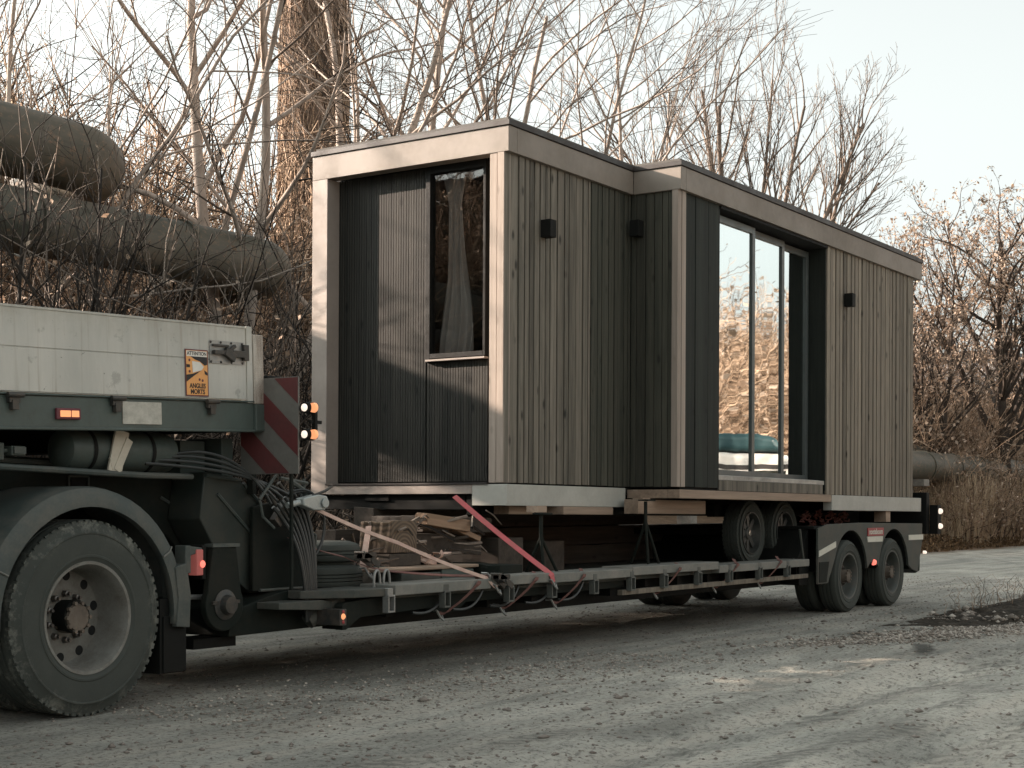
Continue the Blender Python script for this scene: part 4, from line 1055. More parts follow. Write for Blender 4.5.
# crumpled rags / snow-white webbing bundles
def heap(name, c, r, mat, label, cat, seed):
    rr = random.Random(seed); b = MB()
    for k in range(9):
        p = [Vector((rr.uniform(-r, r), rr.uniform(-r, r) * .5, abs(rr.uniform(0, r * .55)) + .012)) for _ in range(4)]
        b.ribbon(bez(*p, 14), .045, .004, (rr.uniform(-1, 1), rr.uniform(-1, 1), rr.uniform(-1, 1)))
    return solo(b, name, mat, label, cat, bevel=0, loc=c)
M['webpale'] = painted('pale_webbing', (.55, .40, .33), (.35, .2, .17), .6, .8, 0, 10)
heap('lashing_bundle', (-1.02, -.02, D0 + .14), .16, M['webpale'], 'crumpled pale lashing lying on the board below the dark beams', 'lashing', 1)
heap('lashing_bundle', (-2.05, -.02, D0 + .17), .14, M['webpale'], 'crumpled pale pink lashing heaped on top of the lying tyre', 'lashing', 2)

# spare tyre lying flat at the front of the deck
t = tyre_mb(.36, .17, .2, 0, 3); o = t.build('spare_tyre', M['tyre_small'], None); o.rotation_euler = (PI / 2, 0, 0); o.location = (-2.10, .18, D0 + .001)
setp(o, 'black tyre lying flat on the front end of the trailer deck', 'tyre')
t2 = tyre_mb(.35, .15, .2, 0, 2); o = t2.build('spare_tyre', M['tyre_small'], None); o.rotation_euler = (PI / 2, 0, 0); o.location = (-2.06, .22, D0 + .174)
setp(o, 'second worn tyre lying on top of the lower tyre, under the pink lashing', 'tyre')

# broken branches, bark and small stuff between the beams
rr = random.Random(77)
for k in range(1):
    b = MB()
    for q in range(46):
        x = -1.75 + 1.6 * rr.random(); y = -.02 + .25 * rr.random(); z = D0 + .14 + .34 * rr.random()
        p = Vector((x, y, z)); d = Vector((rr.uniform(-1, 1), rr.uniform(-.4, .4), rr.uniform(-.35, .35))) * rr.uniform(.08, .28)
        b.tube([p - d, p + Vector((0, 0, rr.uniform(-.02, .03))), p + d], [rr.uniform(.006, .014)] * 2 + [.004], 5)
    o = b.build('broken_sticks', M['bramble'], None); setp(o, 'tangle of broken sticks and bark stuffed between the dark beams', 'sticks', kind='stuff')
# tensioned straps
def strap(name, pts, label, mat='strap', w_=.05, side=(0, 1, .4), ratchet=None, tail=None):
    t = thing(name, label, 'strap', pts[0]); off = Vector(pts[0])
    P = []
    for a, b_ in zip(pts[:-1], pts[1:]):
        a, b_ = Vector(a) - off, Vector(b_) - off
        P += [a.lerp(b_, i / 8) + Vector((0, 0, -.012 * math.sin(PI * i / 8))) for i in range(8)]
    P.append(Vector(pts[-1]) - off)
    MB().ribbon(P, w_, .004, side).build('webbing', M[mat], t)
    if ratchet is not None:
        c = Vector(ratchet[0]) - off; a = ratchet[1]; b = MB()
        for s in (-.032, .032): b.obox(c + Vector((0, s, 0)), (.17, .006, .045), (0, a, 0)); b.obox(c + Vector((-.03, s, .03)), (.14, .006, .035), (0, a - .5, 0))
        b.tube([c + Vector((0, -.04, 0)), c + Vector((0, .04, 0))], .018, 10); b.tube([c + Vector((-.09, -.04, .05)), c + Vector((-.09, .04, .05))], .010, 8)
        b.build('ratchet', M['bolt'], t, bevel=.001, seg=1)
    e = Vector(pts[-1]) - off; b = MB(); b.tube([e + Vector((-.03, 0, .02)), e + Vector((0, -.01, -.03)), e + Vector((.03, -.01, -.05)), e + Vector((.04, .01, -.02))], .008, 8); b.tube([e + Vector((-.03, 0, .02)), e + Vector((-.03, .05, .02))], .007, 6)
    b.build('hook', M['galv'], t)
    return t
strap('ratchet_strap', [(-.42, .20, 1.205), (-.25, -.575, .615), (-.24, -.585, .56)], 'bright pink red strap pulled tight from the house underside to the deck edge', w_=.05, side=(.9, 0, .5))
strap('ratchet_strap', [(-2.62, -.32, 1.115), (-1.9, -.42, .885), (-1.05, -.55, .62), (-.98, -.585, .555)], 'long thin pink strap running from the grey hose coupling down to the deck edge', mat='webpale', w_=.03, side=(0, .5, 1), ratchet=((-.93, -.60, .60), .5))
strap('ratchet_strap', [(-2.66, -.15, .925), (-2.25, -.25, .80), (-1.9, -.30, .70), (-.98, -.52, .635)], 'slack dusty strap with hooks lying low over the tyre and the deck front', mat='strap_dirty', w_=.045, side=(0, 1, .3), ratchet=((-2.08, -.32, .775), .45))
strap('ratchet_strap', [(-1.75, -.05, .99), (-2.02, -.22, .74), (-2.06, -.3, .70)], 'short pale strap end hanging beside the square sleeper', mat='webpale', w_=.04, side=(0, 1, .3))
def cross(x0, x1, k):
    t = strap('ratchet_strap', [(x0 + .28, YN + .06, .642), (x0 + .16, YN - .05, .60), (x1, YN + .02, .43), (x1 - .10, YN + .05, .40)], k, mat='strap_dirty', w_=.03, side=(1, 0, .2))
for x0, x1, k in ((-1.35, -1.42, 'dirty strap wrapped over the deck edge at the front stake pockets'), (-.62, -.68, 'dirty strap wrapped over the deck edge below the foot of the bright strap'),
                  (.05, .02, 'dirty strap wrapped over the deck edge just right of the bright strap'), (1.62, 1.6, 'dirty strap wrapped over the deck edge below the second corner stand'),
                  (2.75, 2.7, 'dirty strap wrapped over the deck edge left of the house wheels'), (3.7, 3.65, 'dirty strap wrapped over the deck edge beneath the house wheels')):
    cross(x0, x1, k)
# hooks standing on the deck front
b = MB()
for x in (0, .10): b.tube(bez((x, 0, 0), (x - .02, 0, .12), (x + .06, 0, .16), (x + .06, 0, .02), 12), .009, 8)
solo(b, 'lashing_hook', M['galv'], 'pair of bent steel hooks standing on the pale deck front', 'hook', bevel=0, loc=(-2.12, -.40, .60))
# pale hose coupling
t = thing('hose_coupling', 'pale grey metal hose coupling with a lever at the house front corner', 'coupling', (-2.66, -.33, 1.10))
b = MB(); b.prism([(-.10, .03), (.0, .0), (.10, .0), (.14, .05), (.12, .09), (.04, .10), (-.1, .075)], -.035, .035); b.lathe([(.03, -.04), (.035, -.05), (0, -.05)], (.09, 0, .045), n=14)
b.tube([(-.1, 0, .05), (-.2, .01, .03)], .02, 8); b.build('body', M['galvpale'] if 'galvpale' in M else painted('pale_alloy', (.42, .46, .45), (.2, .2, .19), .5, .35, .4, 12), t, bevel=.008)
b = MB(); b.tube([(.0, -.02, .09), (.10, -.03, .12), (.17, -.03, .15)], .009, 8); b.build('lever', M['bolt'], t)
# red bundle of chain behind the house wheels
b = MB(); rr = random.Random(9)
for k in range(26):
    x = k * .05; z = .06 + .06 * math.sin(k * .9) + rr.uniform(-.02, .03)
    b.tube([(x + .028 * math.cos(a), rr.uniform(-.03, .03), z + .028 * math.sin(a)) for a in np.linspace(0, 2 * PI, 9)], .009, 6, cap=False)
solo(b, 'lashing_chain', M['chainred'] if 'chainred' in M else painted('red_painted_chain', (.16, .055, .045), (.09, .07, .06), .7, .6, 0, 20), 'reddish chain heaped on the raised rear of the trailer beside the house wheels', 'chain', bevel=0, loc=(5.35, -.15, .93))
# ------------------------------------------------------------ bare trees, thicket, pipes, chimney
def nrm(v): return v / (np.linalg.norm(v) + 1e-9)
def rotd(d, ang, az):
    a = np.array([0, 0, 1.]) if abs(d[2]) < .9 else np.array([1., 0, 0])
    u = nrm(np.cross(d, a)); w_ = np.cross(d, u)
    return nrm(d * math.cos(ang) + (u * math.cos(az) + w_ * math.sin(az)) * math.sin(ang))
def curve(p, d, L, k, up, wob, rs, pull=None):
    pts = [p]; st = L / (k - 1)
    for i in range(k - 1):
        d = nrm(d + rs.randn(3) * wob + np.array([0, 0, up]) * (1 if pull is None else pull))
        pts.append(pts[-1] + d * st)
    return np.array(pts), d
def tree_np(seed, stems, levels, counts, lens, angs, r0, up=.08, wob=.10, taper=.35, start=.25, rmin=.0035):
    """stems: list of (offset, dir, length, radius). returns thick (P,R) list per level"""
    rs = np.random.RandomState(seed); out = []
    cur = []
    for (o, d, L, r) in stems:
        P, _ = curve(np.array(o, float), nrm(np.array(d, float)), L, 12, up, wob * .55, rs)
        R = np.linspace(r, r * taper, 12); R[0] *= 1.25
        cur.append((P, R, L))
    out.append(cur)
    for lv in range(levels):
        nxt = []; k = (9, 6, 5, 4)[min(lv, 3)]
        for (P, R, L) in cur:
            m = counts[lv]; m = int(m * (.7 + .6 * rs.rand()) * min(1.4, max(.5, L / (lens[lv] * 6 if lv == 0 else 2))))
            for q in range(max(1, m)):
                t = start + (1 - start) * ((q + rs.rand()) / max(1, m)); f = t * (len(P) - 1); i = min(int(f), len(P) - 2); fr = f - i
                p = P[i] * (1 - fr) + P[i + 1] * fr; d = nrm(P[i + 1] - P[i]); rr = R[i] * (1 - fr) + R[i + 1] * fr
                a = angs[lv] * (.7 + .6 * rs.rand()); dd = rotd(d, a, rs.rand() * 6.283)
                if dd[2] < -.15: dd[2] *= -.4
                LL = L * lens[lv] * (.6 + .7 * rs.rand()) * (1.15 - .55 * t)
                C_, _ = curve(p, nrm(dd), LL, k, up, wob, rs)
                ra = max(rmin, rr * (.62 - .08 * lv))
                nxt.append((C_, np.linspace(ra, max(rmin * .7, ra * .3), k), LL))
        out.append(nxt); cur = nxt
    return out
def tree(name, label, loc, seed, stems, levels=3, counts=(11, 7, 5), lens=(.45, .42, .45), angs=(.75, .7, .7), mats=('bark', 'twig'), up=.08, wob=.1, leaves=0, leafmat_='leaf', group=None, leafsize=.03, cat='tree', rmin=.0035, start=.25, taper=.35):
    z = float(hgt(loc[0], loc[1])) - .05
    t = thing(name, label, cat, (loc[0], loc[1], z), group=group)
    lv = tree_np(seed, stems, levels, counts, lens, angs, .1, up, wob, rmin=rmin, start=start, taper=taper)
    parts = [tubes_np(np.array([c[0] for c in l]), np.array([c[1] for c in l]), n_) for l, n_ in zip(lv[:2], (8, 5)) if l]
    V, Q = join_np(parts); mesh_np('trunk', V, Q, M[mats[0]], t, smooth=True)
    parts = [tubes_np(np.array([c[0] for c in l]), np.array([c[1] for c in l]), 3) for l in lv[2:] if l]
    V, Q = join_np(parts); mesh_np('crown', V, Q, M[mats[1]], t)
    if leaves:
        rs = np.random.RandomState(seed + 5); tips = np.concatenate([np.array([c[0] for c in l])[:, 1:].reshape(-1, 3) for l in lv[-1:]])
        P = tips[rs.randint(0, len(tips), leaves)] + rs.randn(leaves, 3) * .05
        V, Q = leafquads(P, leafsize, rs); mesh_np('leaves', V, Q, M[leafmat_], t)
    return t
def leafquads(P, s, rs):
    m = len(P); a = rs.randn(m, 3); a /= np.linalg.norm(a, axis=1, keepdims=True); b_ = np.cross(a, rs.randn(m, 3)); b_ /= np.linalg.norm(b_, axis=1, keepdims=True)
    sz = s * (.5 + rs.rand(m, 1)); A_ = a * sz; B_ = b_ * sz * .6; c_ = np.cross(a, b_) * sz * .25
    V = np.stack([P - A_, P - B_ * .8 + c_, P + A_, P + B_], 1).reshape(-1, 3)
    return V, np.arange(4 * m).reshape(-1, 4)
def at(u, depth, z=0):
    c = np.array(CAM); f = np.array([.8283, .5603, 0]); r_ = np.array([.5603, -.8283, 0]); p = c + depth * f + (u - 512) / 1534 * depth * r_
    return (float(p[0]), float(p[1]))

# picture-right in truck space, for leaning the stems
RX = np.array([.5603, -.8283, 0]); FX = np.array([.8283, .5603, 0])
def dr(a, f=0): v = np.array([0, 0, 1.]) + RX * a + FX * f; return tuple(v)
# main multi stemmed tree over the lorry
tree('bare_tree', 'bare many stemmed tree with pale bark rising behind the lorry body', at(222, 21), 4,
     [((0, 0, 0), dr(-.02), 9.5, .11), ((.2, 0, 0), dr(.08), 9, .095), ((.3, -.2, 0), dr(.24), 8.6, .09), ((-.1, .1, 0), dr(-.7), 8, .055), ((0, 0, .2), dr(-1.3), 8, .045)],
     counts=(8, 9, 7), lens=(.62, .40, .42), up=.012, wob=.11, angs=(.75, .7, .7), start=.3)
tree('bare_tree', 'bare tree with long thin boughs arching over the pipes at the left edge', at(-60, 19), 9,
     [((0, 0, 0), dr(.25), 7, .05), ((0, .2, 0), dr(.8), 8, .045)], counts=(8, 8, 6), lens=(.6, .42, .42), up=-.005, wob=.1)
tree('bare_tree', 'bare tree with three close upright stems between the chimney and the house roof', at(362, 24), 13,
     [((0, 0, 0), dr(.0), 9.4, .11), ((.15, -.1, 0), dr(.10), 9.4, .095), ((.3, -.3, 0), dr(.22), 9, .08)], counts=(8, 9, 7), lens=(.6, .42, .42), up=.02, wob=.1, angs=(.75, .7, .65), start=.35)
tree('bare_tree', 'bare tree whose forked stem rises above the front corner of the house roof', at(500, 24), 17,
     [((0, 0, 0), dr(.06), 9.4, .075), ((.1, -.1, 1.6), dr(.42), 8.2, .05)], counts=(9, 9, 7), lens=(.55, .42, .42), up=.015, wob=.1, angs=(.8, .7, .65), start=.35)
tree('bare_tree', 'bare tree with a leaning fork behind the step in the house roof', at(636, 27), 21,
     [((0, 0, 0), dr(-.02), 9, .07), ((0, 0, .5), dr(.25), 8, .05)], counts=(8, 8, 6), lens=(.5, .42, .42), up=.02, wob=.09, angs=(.7, .65, .6), start=.4)
tree('bare_tree', 'bare tree with a wide fan of boughs above the long house roof', at(742, 31), 25,
     [((0, 0, 0), dr(-.02), 9.3, .12), ((0, 0, 2.4), dr(.22), 7.0, .08), ((0, 0, 3.4), dr(.72), 6.0, .07), ((0, 0, 2.6), dr(-.28), 7.0, .07), ((0, 0, 3.0), dr(.42), 6.4, .07), ((0, 0, 3.2), dr(-.62), 6, .06), ((0, 0, 4.4), dr(1.2), 4.4, .05), ((0, 0, 3.0), dr(.08), 6.8, .06)],
     mats=('twigwood', 'twig'), counts=(12, 10, 6), lens=(.36, .42, .45), up=.045, wob=.07, angs=(.45, .5, .55), rmin=.0045, start=.45)
# leafy brown trees on the right
tree('brown_leaved_tree', 'dry brown leaved tree with a dark crooked trunk at the right edge', at(1002, 50), 33,
     [((0, 0, 0), dr(-.02), 9.6, .20), ((0, 0, 3.0), dr(-.75), 6.2, .13), ((0, 0, 3.4), dr(.5), 6.8, .11), ((0, 0, 4.2), dr(-.38), 6.6, .09), ((0, 0, 4.4), dr(.2), 6.4, .09)],
     counts=(12, 8, 5), mats=('bark_dark', 'twig'), leaves=5200, leafsize=.055, up=.04, wob=.13, rmin=.006)
tree('brown_leaved_tree', 'dry brown leaved tree with thin upright stems just right of the house end', at(938, 48), 37,
     [((0, 0, 0), dr(-.02), 8.4, .11), ((0, 0, .3), dr(.2), 7.8, .09), ((0, 0, .3), dr(-.25), 7.8, .08), ((0, 0, .3), dr(-.5), 7, .07)],
     counts=(12, 8, 5), mats=('bark_dark', 'twig'), leaves=4600, leafsize=.052, up=.06, wob=.12, rmin=.006)
tree('brown_leaved_tree', 'tall brown leaved tree behind the other two on the right, partly cut by the frame', at(1040, 60), 41,
     [((0, 0, 0), dr(0), 10.5, .15), ((0, 0, .6), dr(.25), 9.6, .11), ((0, 0, .6), dr(-.28), 9.6, .11)], counts=(12, 8, 5), mats=('bark_dark', 'twig'), leaves=4500, leafsize=.06, up=.07, rmin=.007)
tree('brown_leaved_tree', 'low brown tree peeping over the far end of the house roof', at(880, 54), 43,
     [((0, 0, 0), dr(-.1), 8.6, .09), ((0, 0, .3), dr(.25), 8.4, .07), ((0, 0, .3), dr(-.4), 8, .07)], counts=(11, 8, 4), mats=('bark_dark', 'twig'), leaves=2500, leafsize=.065, up=.06, rmin=.006)
# dark shrubs in the shade between lorry and pipes
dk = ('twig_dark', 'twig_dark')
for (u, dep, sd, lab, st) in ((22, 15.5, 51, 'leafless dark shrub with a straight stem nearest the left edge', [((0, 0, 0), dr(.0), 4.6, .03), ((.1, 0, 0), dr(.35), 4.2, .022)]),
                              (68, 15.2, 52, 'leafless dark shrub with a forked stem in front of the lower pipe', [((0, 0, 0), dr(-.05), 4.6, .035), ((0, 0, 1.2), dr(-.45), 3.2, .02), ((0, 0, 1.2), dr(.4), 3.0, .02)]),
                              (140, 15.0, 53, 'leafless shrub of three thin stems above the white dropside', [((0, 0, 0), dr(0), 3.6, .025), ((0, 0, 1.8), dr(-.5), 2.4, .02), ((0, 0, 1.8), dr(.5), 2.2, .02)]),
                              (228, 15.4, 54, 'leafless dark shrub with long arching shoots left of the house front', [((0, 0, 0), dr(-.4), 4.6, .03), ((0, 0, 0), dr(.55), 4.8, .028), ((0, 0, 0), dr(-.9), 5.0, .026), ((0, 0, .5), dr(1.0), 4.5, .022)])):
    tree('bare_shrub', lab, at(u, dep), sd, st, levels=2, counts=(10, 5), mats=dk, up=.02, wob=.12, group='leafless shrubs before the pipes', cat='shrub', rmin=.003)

# ---- one countless thicket mass, tiled from a few variants
def bush_np(seed, h, spread, n1, n2, nleaf, lean=.5):
    rs = np.random.RandomState(seed); P1 = []; 
    for i in range(n1):
        a = rs.rand() * 6.28; p = np.array([math.cos(a), math.sin(a), 0]) * rs.rand() * spread
        d = nrm(np.array([rs.randn() * lean, rs.randn() * lean, 1.])); L = h * (.5 + .6 * rs.rand())
        C_, _ = curve(p, d, L, 7, -.02, .13, rs); P1.append(C_)
    P1 = np.array(P1); R1 = np.linspace(.012, .004, 7)[None] * (.6 + .9 * rs.rand(n1, 1)); R1 = np.repeat(R1, 1, 0)
    P2 = []
    for i in range(n1 * n2):
        c = P1[rs.randint(n1)]; j = rs.randint(2, 6); d = rotd(nrm(c[j] - c[j - 1]), .4 + .8 * rs.rand(), rs.rand() * 6.28)
        C_, _ = curve(c[j], d, h * (.12 + .2 * rs.rand()), 4, .02, .22, rs); P2.append(C_)
    P2 = np.array(P2); R2_ = np.repeat(np.linspace(.0055, .0028, 4)[None], len(P2), 0)
    tw = join_np([tubes_np(P1, R1, 3), tubes_np(P2, R2_, 3)])
    tips = P2.reshape(-1, 3); LP = tips[rs.randint(0, len(tips), nleaf)] + rs.randn(nleaf, 3) * .04
    return tw, LP
BRAM = [bush_np(80 + i, 3.2, .8, 16, 10, 500, .35) for i in range(3)]
BUSH = [bush_np(60 + i, 3.0, 1.15, 95, 9, 1500) for i in range(4)]
def mass(name, label, spots, twm, lfm, leafsz=.038, seed=1, leaves=1.0, thin=1):
    rs = np.random.RandomState(seed); parts = []; LP = []
    for (x, y, s, zs) in spots:
        (V, Q), lp = (BUSH if thin == 1 else BRAM)[rs.randint(len(BUSH if thin == 1 else BRAM))]; a = rs.rand() * 6.28; c_, s_ = math.cos(a), math.sin(a)
        z = float(hgt(x, y)) - .1
        def X(v): return np.stack([(v[:, 0] * c_ - v[:, 1] * s_) * s + x, (v[:, 0] * s_ + v[:, 1] * c_) * s + y, v[:, 2] * s * zs + z], -1)
        parts.append((X(V), Q)); k = int(len(lp) * leaves); LP.append(X(lp[:k]))
    V, Q = join_np(parts); o = mesh_np(name, V, Q, M[twm]); setp(o, label, 'thicket', kind='stuff')
    LP = np.concatenate(LP); V, Q = leafquads(LP, leafsz, rs); mesh_np('leaves', V, Q, M[lfm], o)
    return o
rs = np.random.RandomState(2)
sp1 = []
for x in np.arange(-24, -8, 1.0): sp1.append((x + rs.randn() * .3, 9.9 + rs.rand() * 1.6, 2.0 + .4 * rs.rand(), .95))  # off-frame rows made tall to block sun from the left foreground
for x in np.arange(-8, -4.6, .8): sp1.append((x + rs.randn() * .2, 9.9 + rs.rand() * 1.4, 1.35 + .3 * rs.rand(), .9))  # also off-frame, height shaped to shade the ground by the lorry
for x in np.arange(-4, 7.5, 1.0): sp1.append((x + rs.randn() * .3, 9.4 + rs.rand() * 2.0, 1.0 + .25 * rs.rand(), .85))
for x in np.arange(3, 8, 3.5): sp1.append((x + rs.randn() * .6, 14 + rs.rand() * 2, 1.7 + .35 * rs.rand(), 1.05))
for x in np.arange(36, 52, 2.2): sp1.append((x + rs.randn() * .6, 14.8 + rs.rand() * 2, 1.3 + .35 * rs.rand(), 1.05))
for x in list(np.arange(4, 11, 1.6)) + list(np.arange(36, 62, 1.9)): sp1.append((x + rs.randn() * .8, 18 + rs.rand() * 3, 2.2 + .4 * rs.rand(), 1.1))
for x in np.arange(6, 90, 2.5): sp1.append((x + rs.randn(), 26 + rs.rand() * 5, 2.9 + .6 * rs.rand(), 1.1))
mass('thicket', 'tangled sunlit brown thicket behind the lorry and the house', sp1, 'straw', 'leaf', seed=3)
sp2 = []
for x in np.arange(35, 90, 1.05): sp2.append((x + rs.randn() * .5, 9.9 + rs.rand() * 2.4, 1.35 + .4 * rs.rand(), 1.0))
for x in np.arange(37, 96, 2.1): sp2.append((x + rs.randn() * .5, 14 + rs.rand() * 2.4, 2.0 + .4 * rs.rand(), 1.05))
mass('roadside_thicket', 'brown thicket along the yard edge at the right', sp2, 'straw', 'leaf', leafsz=.07, seed=4)
# the wooded bank on the near side of the yard, seen only in the door glass
sp3 = []
for x in np.arange(14, 75, 1.7): sp3.append((x + rs.randn() * .6, -15.0 - rs.rand() * 3, 1.7 + .4 * rs.rand(), 1.1))
for x in np.arange(14, 90, 2.4): sp3.append((x + rs.randn() * .8, -20.5 - rs.rand() * 3, 2.15 + .4 * rs.rand(), 1.1))
for x in np.arange(-12, 14, 2.4): sp3.append((x, -16 - rs.rand() * 2, 1.2, 1.0))
mass('bank_thicket', 'sunlit brown thicket on the bank mirrored in the glass doors', sp3, 'straw', 'leaf', leafsz=.10, seed=5)

sp4 = [(x + rs.randn() * .3, 6.9 + rs.rand() * .5, 1.05 + .5 * rs.rand(), 1.25) for x in np.arange(-3, 8, .55)]
mass('brambles', 'thin leafless brambles standing before the pipes behind the lorry', sp4, 'bramble', 'leaf', leafsz=.035, seed=6, leaves=.18, thin=4)
sp5 = [(x + rs.randn() * .3, 7.0 + rs.rand() * .5, .95 + .35 * rs.rand(), .85) for x in np.arange(34, 76, .8)]
mass('roadside_brambles', 'dry brambles hanging over the dark pipe at the right', sp5, 'straw', 'leaf', leafsz=.04, seed=7, leaves=.6, thin=4)
# reeds standing below the pipe on the right
m = 8500; rs = np.random.RandomState(8)
x = 34 + 36 * rs.rand(m); y = 6.9 + rs.rand(m) * 2.4; h_ = .9 + 1.2 * rs.rand(m)
z0 = hgt(x, y); K = 5; tt = np.linspace(0, 1, K)
bx_ = rs.randn(m) * .2; by_ = rs.randn(m) * .16
P = np.stack([x[:, None] + bx_[:, None] * tt ** 2, y[:, None] + by_[:, None] * tt ** 2, z0[:, None] - .03 + h_[:, None] * tt], -1)
V, Q = tubes_np(P, np.tile(np.linspace(.011, .006, K), (m, 1)), 3)
setp(mesh_np('reeds', V, Q, M['reed']), 'dry upright reeds standing below the dark pipe at the right', 'reeds', kind='stuff')
# leaf litter and low dead growth along the verge
m = 26000; x = -4 + 66 * rs.rand(m) ** 1.2; y = 6.0 + 3.4 * rs.rand(m); z = hgt(x, y) + .02 + .22 * rs.rand(m) ** 4
V, Q = leafquads(np.stack([x, y, z], -1), .05, rs); setp(mesh_np('leaf_litter', V, Q, M['leaf_dark']), 'dull leaf litter along the foot of the thicket', 'leaf litter', kind='stuff')

# ---- overhead heating pipes
n = NT('pipe_jacket'); v = n.coord(); 
c = n.mix(n.ramp(n.noise(n.coord((.25, 1, 1)), 1.4, 6, .7), [(.38, 0.), (.62, 1.)]), (.055, .058, .045), (.15, .125, .095)); c = n.mix(n.math('MULTIPLY', n.ramp(n.noise(v, 14, 5, .75), [(.55, 0.), (.64, 1.)]), .7), c, (.26, .16, .10))
M['pipe'] = n.bsdf(c, .6, .0, n.bump(n.noise(v, 30, 4), .12, .01), .35)
def bend(pts, rr, n_=7):
    out = [Vector(pts[0])]
    for i in range(1, len(pts) - 1):
        a, b_, c_ = map(Vector, pts[i - 1:i + 2]); d1 = (a - b_).normalized(); d2 = (c_ - b_).normalized()
        p, q = b_ + d1 * rr, b_ + d2 * rr
        out += [(1 - t) ** 2 * p + 2 * t * (1 - t) * b_ + t * t * q for t in [k / (n_ - 1) for k in range(n_)]]
    return out + [Vector(pts[-1])]
def pipe(label, pts, r_, rr, bands=()):
    t = thing('heating_pipe', label, 'pipe', pts[0], group=None); off = Vector(pts[0])
    path = [p - off for p in bend(pts, rr)]
    MB().tube(path, r_, 28).build('pipe_jacket', M['pipe'], t)
    for i in range(len(path) - 1):
        L = (path[i + 1] - path[i]).length
        if L > 1.5:
            for k in range(int(L / 2.4)):
                p = path[i].lerp(path[i + 1], (k + .5) / int(L / 2.4)); d = (path[i + 1] - path[i]).normalized()
                MB().tube([p - d * .03, p + d * .03], r_ + .03, 28).build('jacket_band', M['pipe'], t)
    return t
pipe('thick dark pipe crossing behind the lorry body at shoulder height of the thicket', [(-26, 8.0, 4.45), (6.2, 8.0, 4.45), (6.2, 10.5, 4.45), (6.4, 10.5, .4)], .38, .8)
pipe('uppermost dark pipe bending away at the left edge', [(.4, 16, 5.42), (.4, 8.3, 5.46), (3.2, 8.2, 5.40), (3.6, 10.5, 5.40), (3.6, 17, 5.40)], .42, .7)
pipe('lower twin of the uppermost pipe, tucked under it at the left edge', [(.2, 15, 4.98), (.6, 9.3, 4.98), (2.3, 9.1, 4.98), (2.6, 12, 4.98), (2.6, 17, 4.98)], .30, .6)
pipe('long dark pipe lying low across the reeds at the right', [(8.3, 10.6, .4), (8.3, 10.6, 2.3), (8.3, 8.6, 2.3), (24, 8.3, 2.32), (45, 8.2, 2.28), (85, 8.4, 2.2)], .44, .8)
pipe('second low pipe running close behind the long one at the right', [(14, 9.4, 1.2), (22, 9.4, 2.75), (85, 9.5, 2.7)], .30, .8)
n = NT('concrete'); v = n.coord(); M['concrete'] = n.bsdf(n.ramp(n.noise(v, 5, 6, .7), [(.3, (.14, .135, .12)), (.7, (.3, .28, .25))]), .9)
for i, (x, y, h_, l) in enumerate(((-9, 8, 3.95, 'first from the left, off the road'), (12, 8.45, 1.86, 'standing behind the house'), (19, 8.35, 1.86, 'left of the low pipe'), (32, 8.25, 1.86, 'below the low pipe among the reeds'), (46, 8.2, 1.83, 'below the far end of the low pipe'))):
    b = MB(); b.box(-.16, .16, -.16, .16, -.4, h_ - .14 - float(hgt(x, y))); b.box(-.22, .22, -.6, .6, h_ - .14 - float(hgt(x, y)), h_ - float(hgt(x, y)) + .05)
    solo(b, 'pipe_support', M['concrete'], 'concrete pipe support ' + l, 'pipe support', bevel=.01, loc=(x, y, float(hgt(x, y))))

# ---- brick chimney wrapped in creeper
t = thing('brick_chimney', 'tall brown brick chimney overgrown with creeper behind the bare trees', 'chimney', (*at(314, 58), 0))
n = NT('chimney_brick'); br_ = n.N('ShaderNodeTexBrick'); n.L(n.tc.outputs['UV'], br_.inputs['Vector'])
v = n.coord(); br_.inputs['Scale'].default_value = 1
n2_ = n.mix(n.ramp(n.noise(v, 1.2, 6, .7), [(.35, 0.), (.7, 1.)]), (.15, .105, .078), (.33, .235, .175)); n2_ = n.mix(n.math('MULTIPLY', n.noise(n.coord((1, 1, 9)), 3, 4), .5), n2_, (.16, .12, .095))
M['chimbrick'] = n.bsdf(n2_, .9, 0, n.bump(n.noise(n.coord((2, 2, 9)), 3, 4), .6, .05), .2)
b = MB(); b.lathe([(1.45, -1), (1.42, 3), (1.22, 14), (1.18, 26), (1.3, 26.2), (1.3, 27)], n=20, ax='z', smooth=False); b.build('shaft', M['chimbrick'], t)
b = MB(); b.obox((RX[0] * 1.25, RX[1] * 1.25, 17.9), (.4, .4, .45)); b.build('junction_box', M['black'], t)
rs = np.random.RandomState(5); m = 1500; P = []
for i in range(m):
    a = rs.rand() * 6.28; z = 20 * rs.rand() ** 1.2 + 1; rr_ = 1.42 - z * .016; pts = []
    for k in range(7):
        pts.append((math.cos(a) * (rr_ + .06 + .14 * rs.rand()), math.sin(a) * (rr_ + .06 + .14 * rs.rand()), z)); a += rs.randn() * .12; z += .35 + .3 * rs.rand()
    P.append(pts)
V, Q = tubes_np(np.array(P), np.tile(np.linspace(.022, .012, 7), (m, 1)), 3); mesh_np('creeper', V, Q, M['straw'], t)

# dark store added off the left to darken the front window's reflection
t = thing('added_store', 'added dark boarded store beyond the lorry, there to be mirrored in the front window', 'added shed', (-27, 16, 0))
b = MB(); b.box(-10, 8, -6, 6, -1, 9); b.build('wall', M['slat_dark'], t); b = MB(); b.prism([(-10.4, 9.01), (-1, 11.5), (8.4, 9.01)], -6.4, 6.4); b.build('roof', M['cap'], t)
b = MB(); b.box(8.0, 8.08, -2, 2, -.2, 4.2); b.build('door', M['rail'], t)
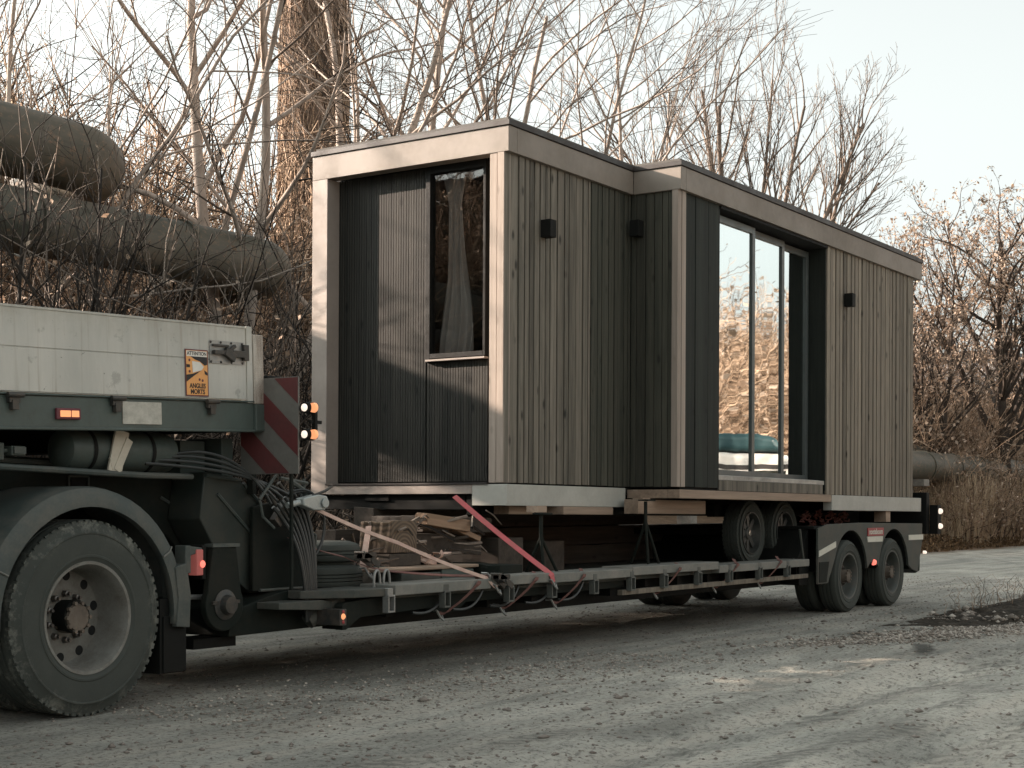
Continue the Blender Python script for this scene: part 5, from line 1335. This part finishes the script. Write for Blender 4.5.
# pale building far off behind the right-hand trees
t = thing('far_building', 'pale building glimpsed through the branches at the right', 'building', (*at(975, 95), 2.0))
b = MB(); b.obox((0, 0, 3.2), (16, 8, 9)); b.build('wall', M['fac'] if 'fac' in M else painted('far_render', (.45, .45, .46), (.35, .33, .33), .5, .8, 0, .5), t)
b = MB()
for i in range(6):
    for j in range(2): b.obox((-6.5 + i * 2.5, -4.02, 1.8 + j * 3), (1.2, .1, 1.6))
b.build('window', M['cap'], t)
b = MB(); b.obox((0, 0, 7.85), (16.6, 8.6, .3)); b.build('roof', M['cap'], t)

# van parked on the far right of the yard, seen only as a reflection
t = thing('parked_van', 'white van with a teal upper half mirrored in the glass doors', 'van', (15.2, -6.6, 0), (0, 0, rad(62)))
M['vanwhite'] = painted('van_white', (.68, .64, .60), (.4, .36, .33), .2, .35, 0, 2); M['vanteal'] = painted('van_teal', (.025, .065, .072), (.03, .05, .05), .2, .35, 0, 2)
b = MB(); b.prism([(-2.6, .35), (2.5, .35), (2.65, .9), (2.55, 1.35), (2.0, 1.5), (1.5, 2.05), (-2.6, 2.1)], -.95, .95); bo = b.build('body', M['vanwhite'], t, bevel=.08, seg=4)
b = MB(); b.prism([(-2.61, 2.12), (1.45, 2.08), (1.25, 2.34), (.9, 2.40), (-2.5, 2.42), (-2.62, 2.34)], -.93, .93); b.build('high_roof', M['vanteal'], t, bevel=.1, seg=4)
b = MB(); b.box(-2.62, 1.7, -.962, .962, 1.78, 1.86); b.build('trim_stripe', M['cap'], t)
b = MB(); b.box(-1.2, .6, -.965, .965, 1.25, 1.7); b.box(.75, 1.55, -.965, .965, 1.3, 1.75); b.box(-2.625, -2.6, -.7, .7, 1.2, 1.75); b.build('side_window', M['door_glass'], t)
for x in (-1.7, 1.65):
    for y, rz in ((-.98, 0), (.98, PI)):
        o = tyre_mb(.34, .22, .2, 0, 2).build('wheel', M['tyre_small'], t); o.location = (x, y, .34); o.rotation_euler = (0, 0, rz)
        b = MB(); b.lathe([(.2, .03), (.1, .01), (0, .01)], n=20); b.build('rim', M['rimgrey'], o)
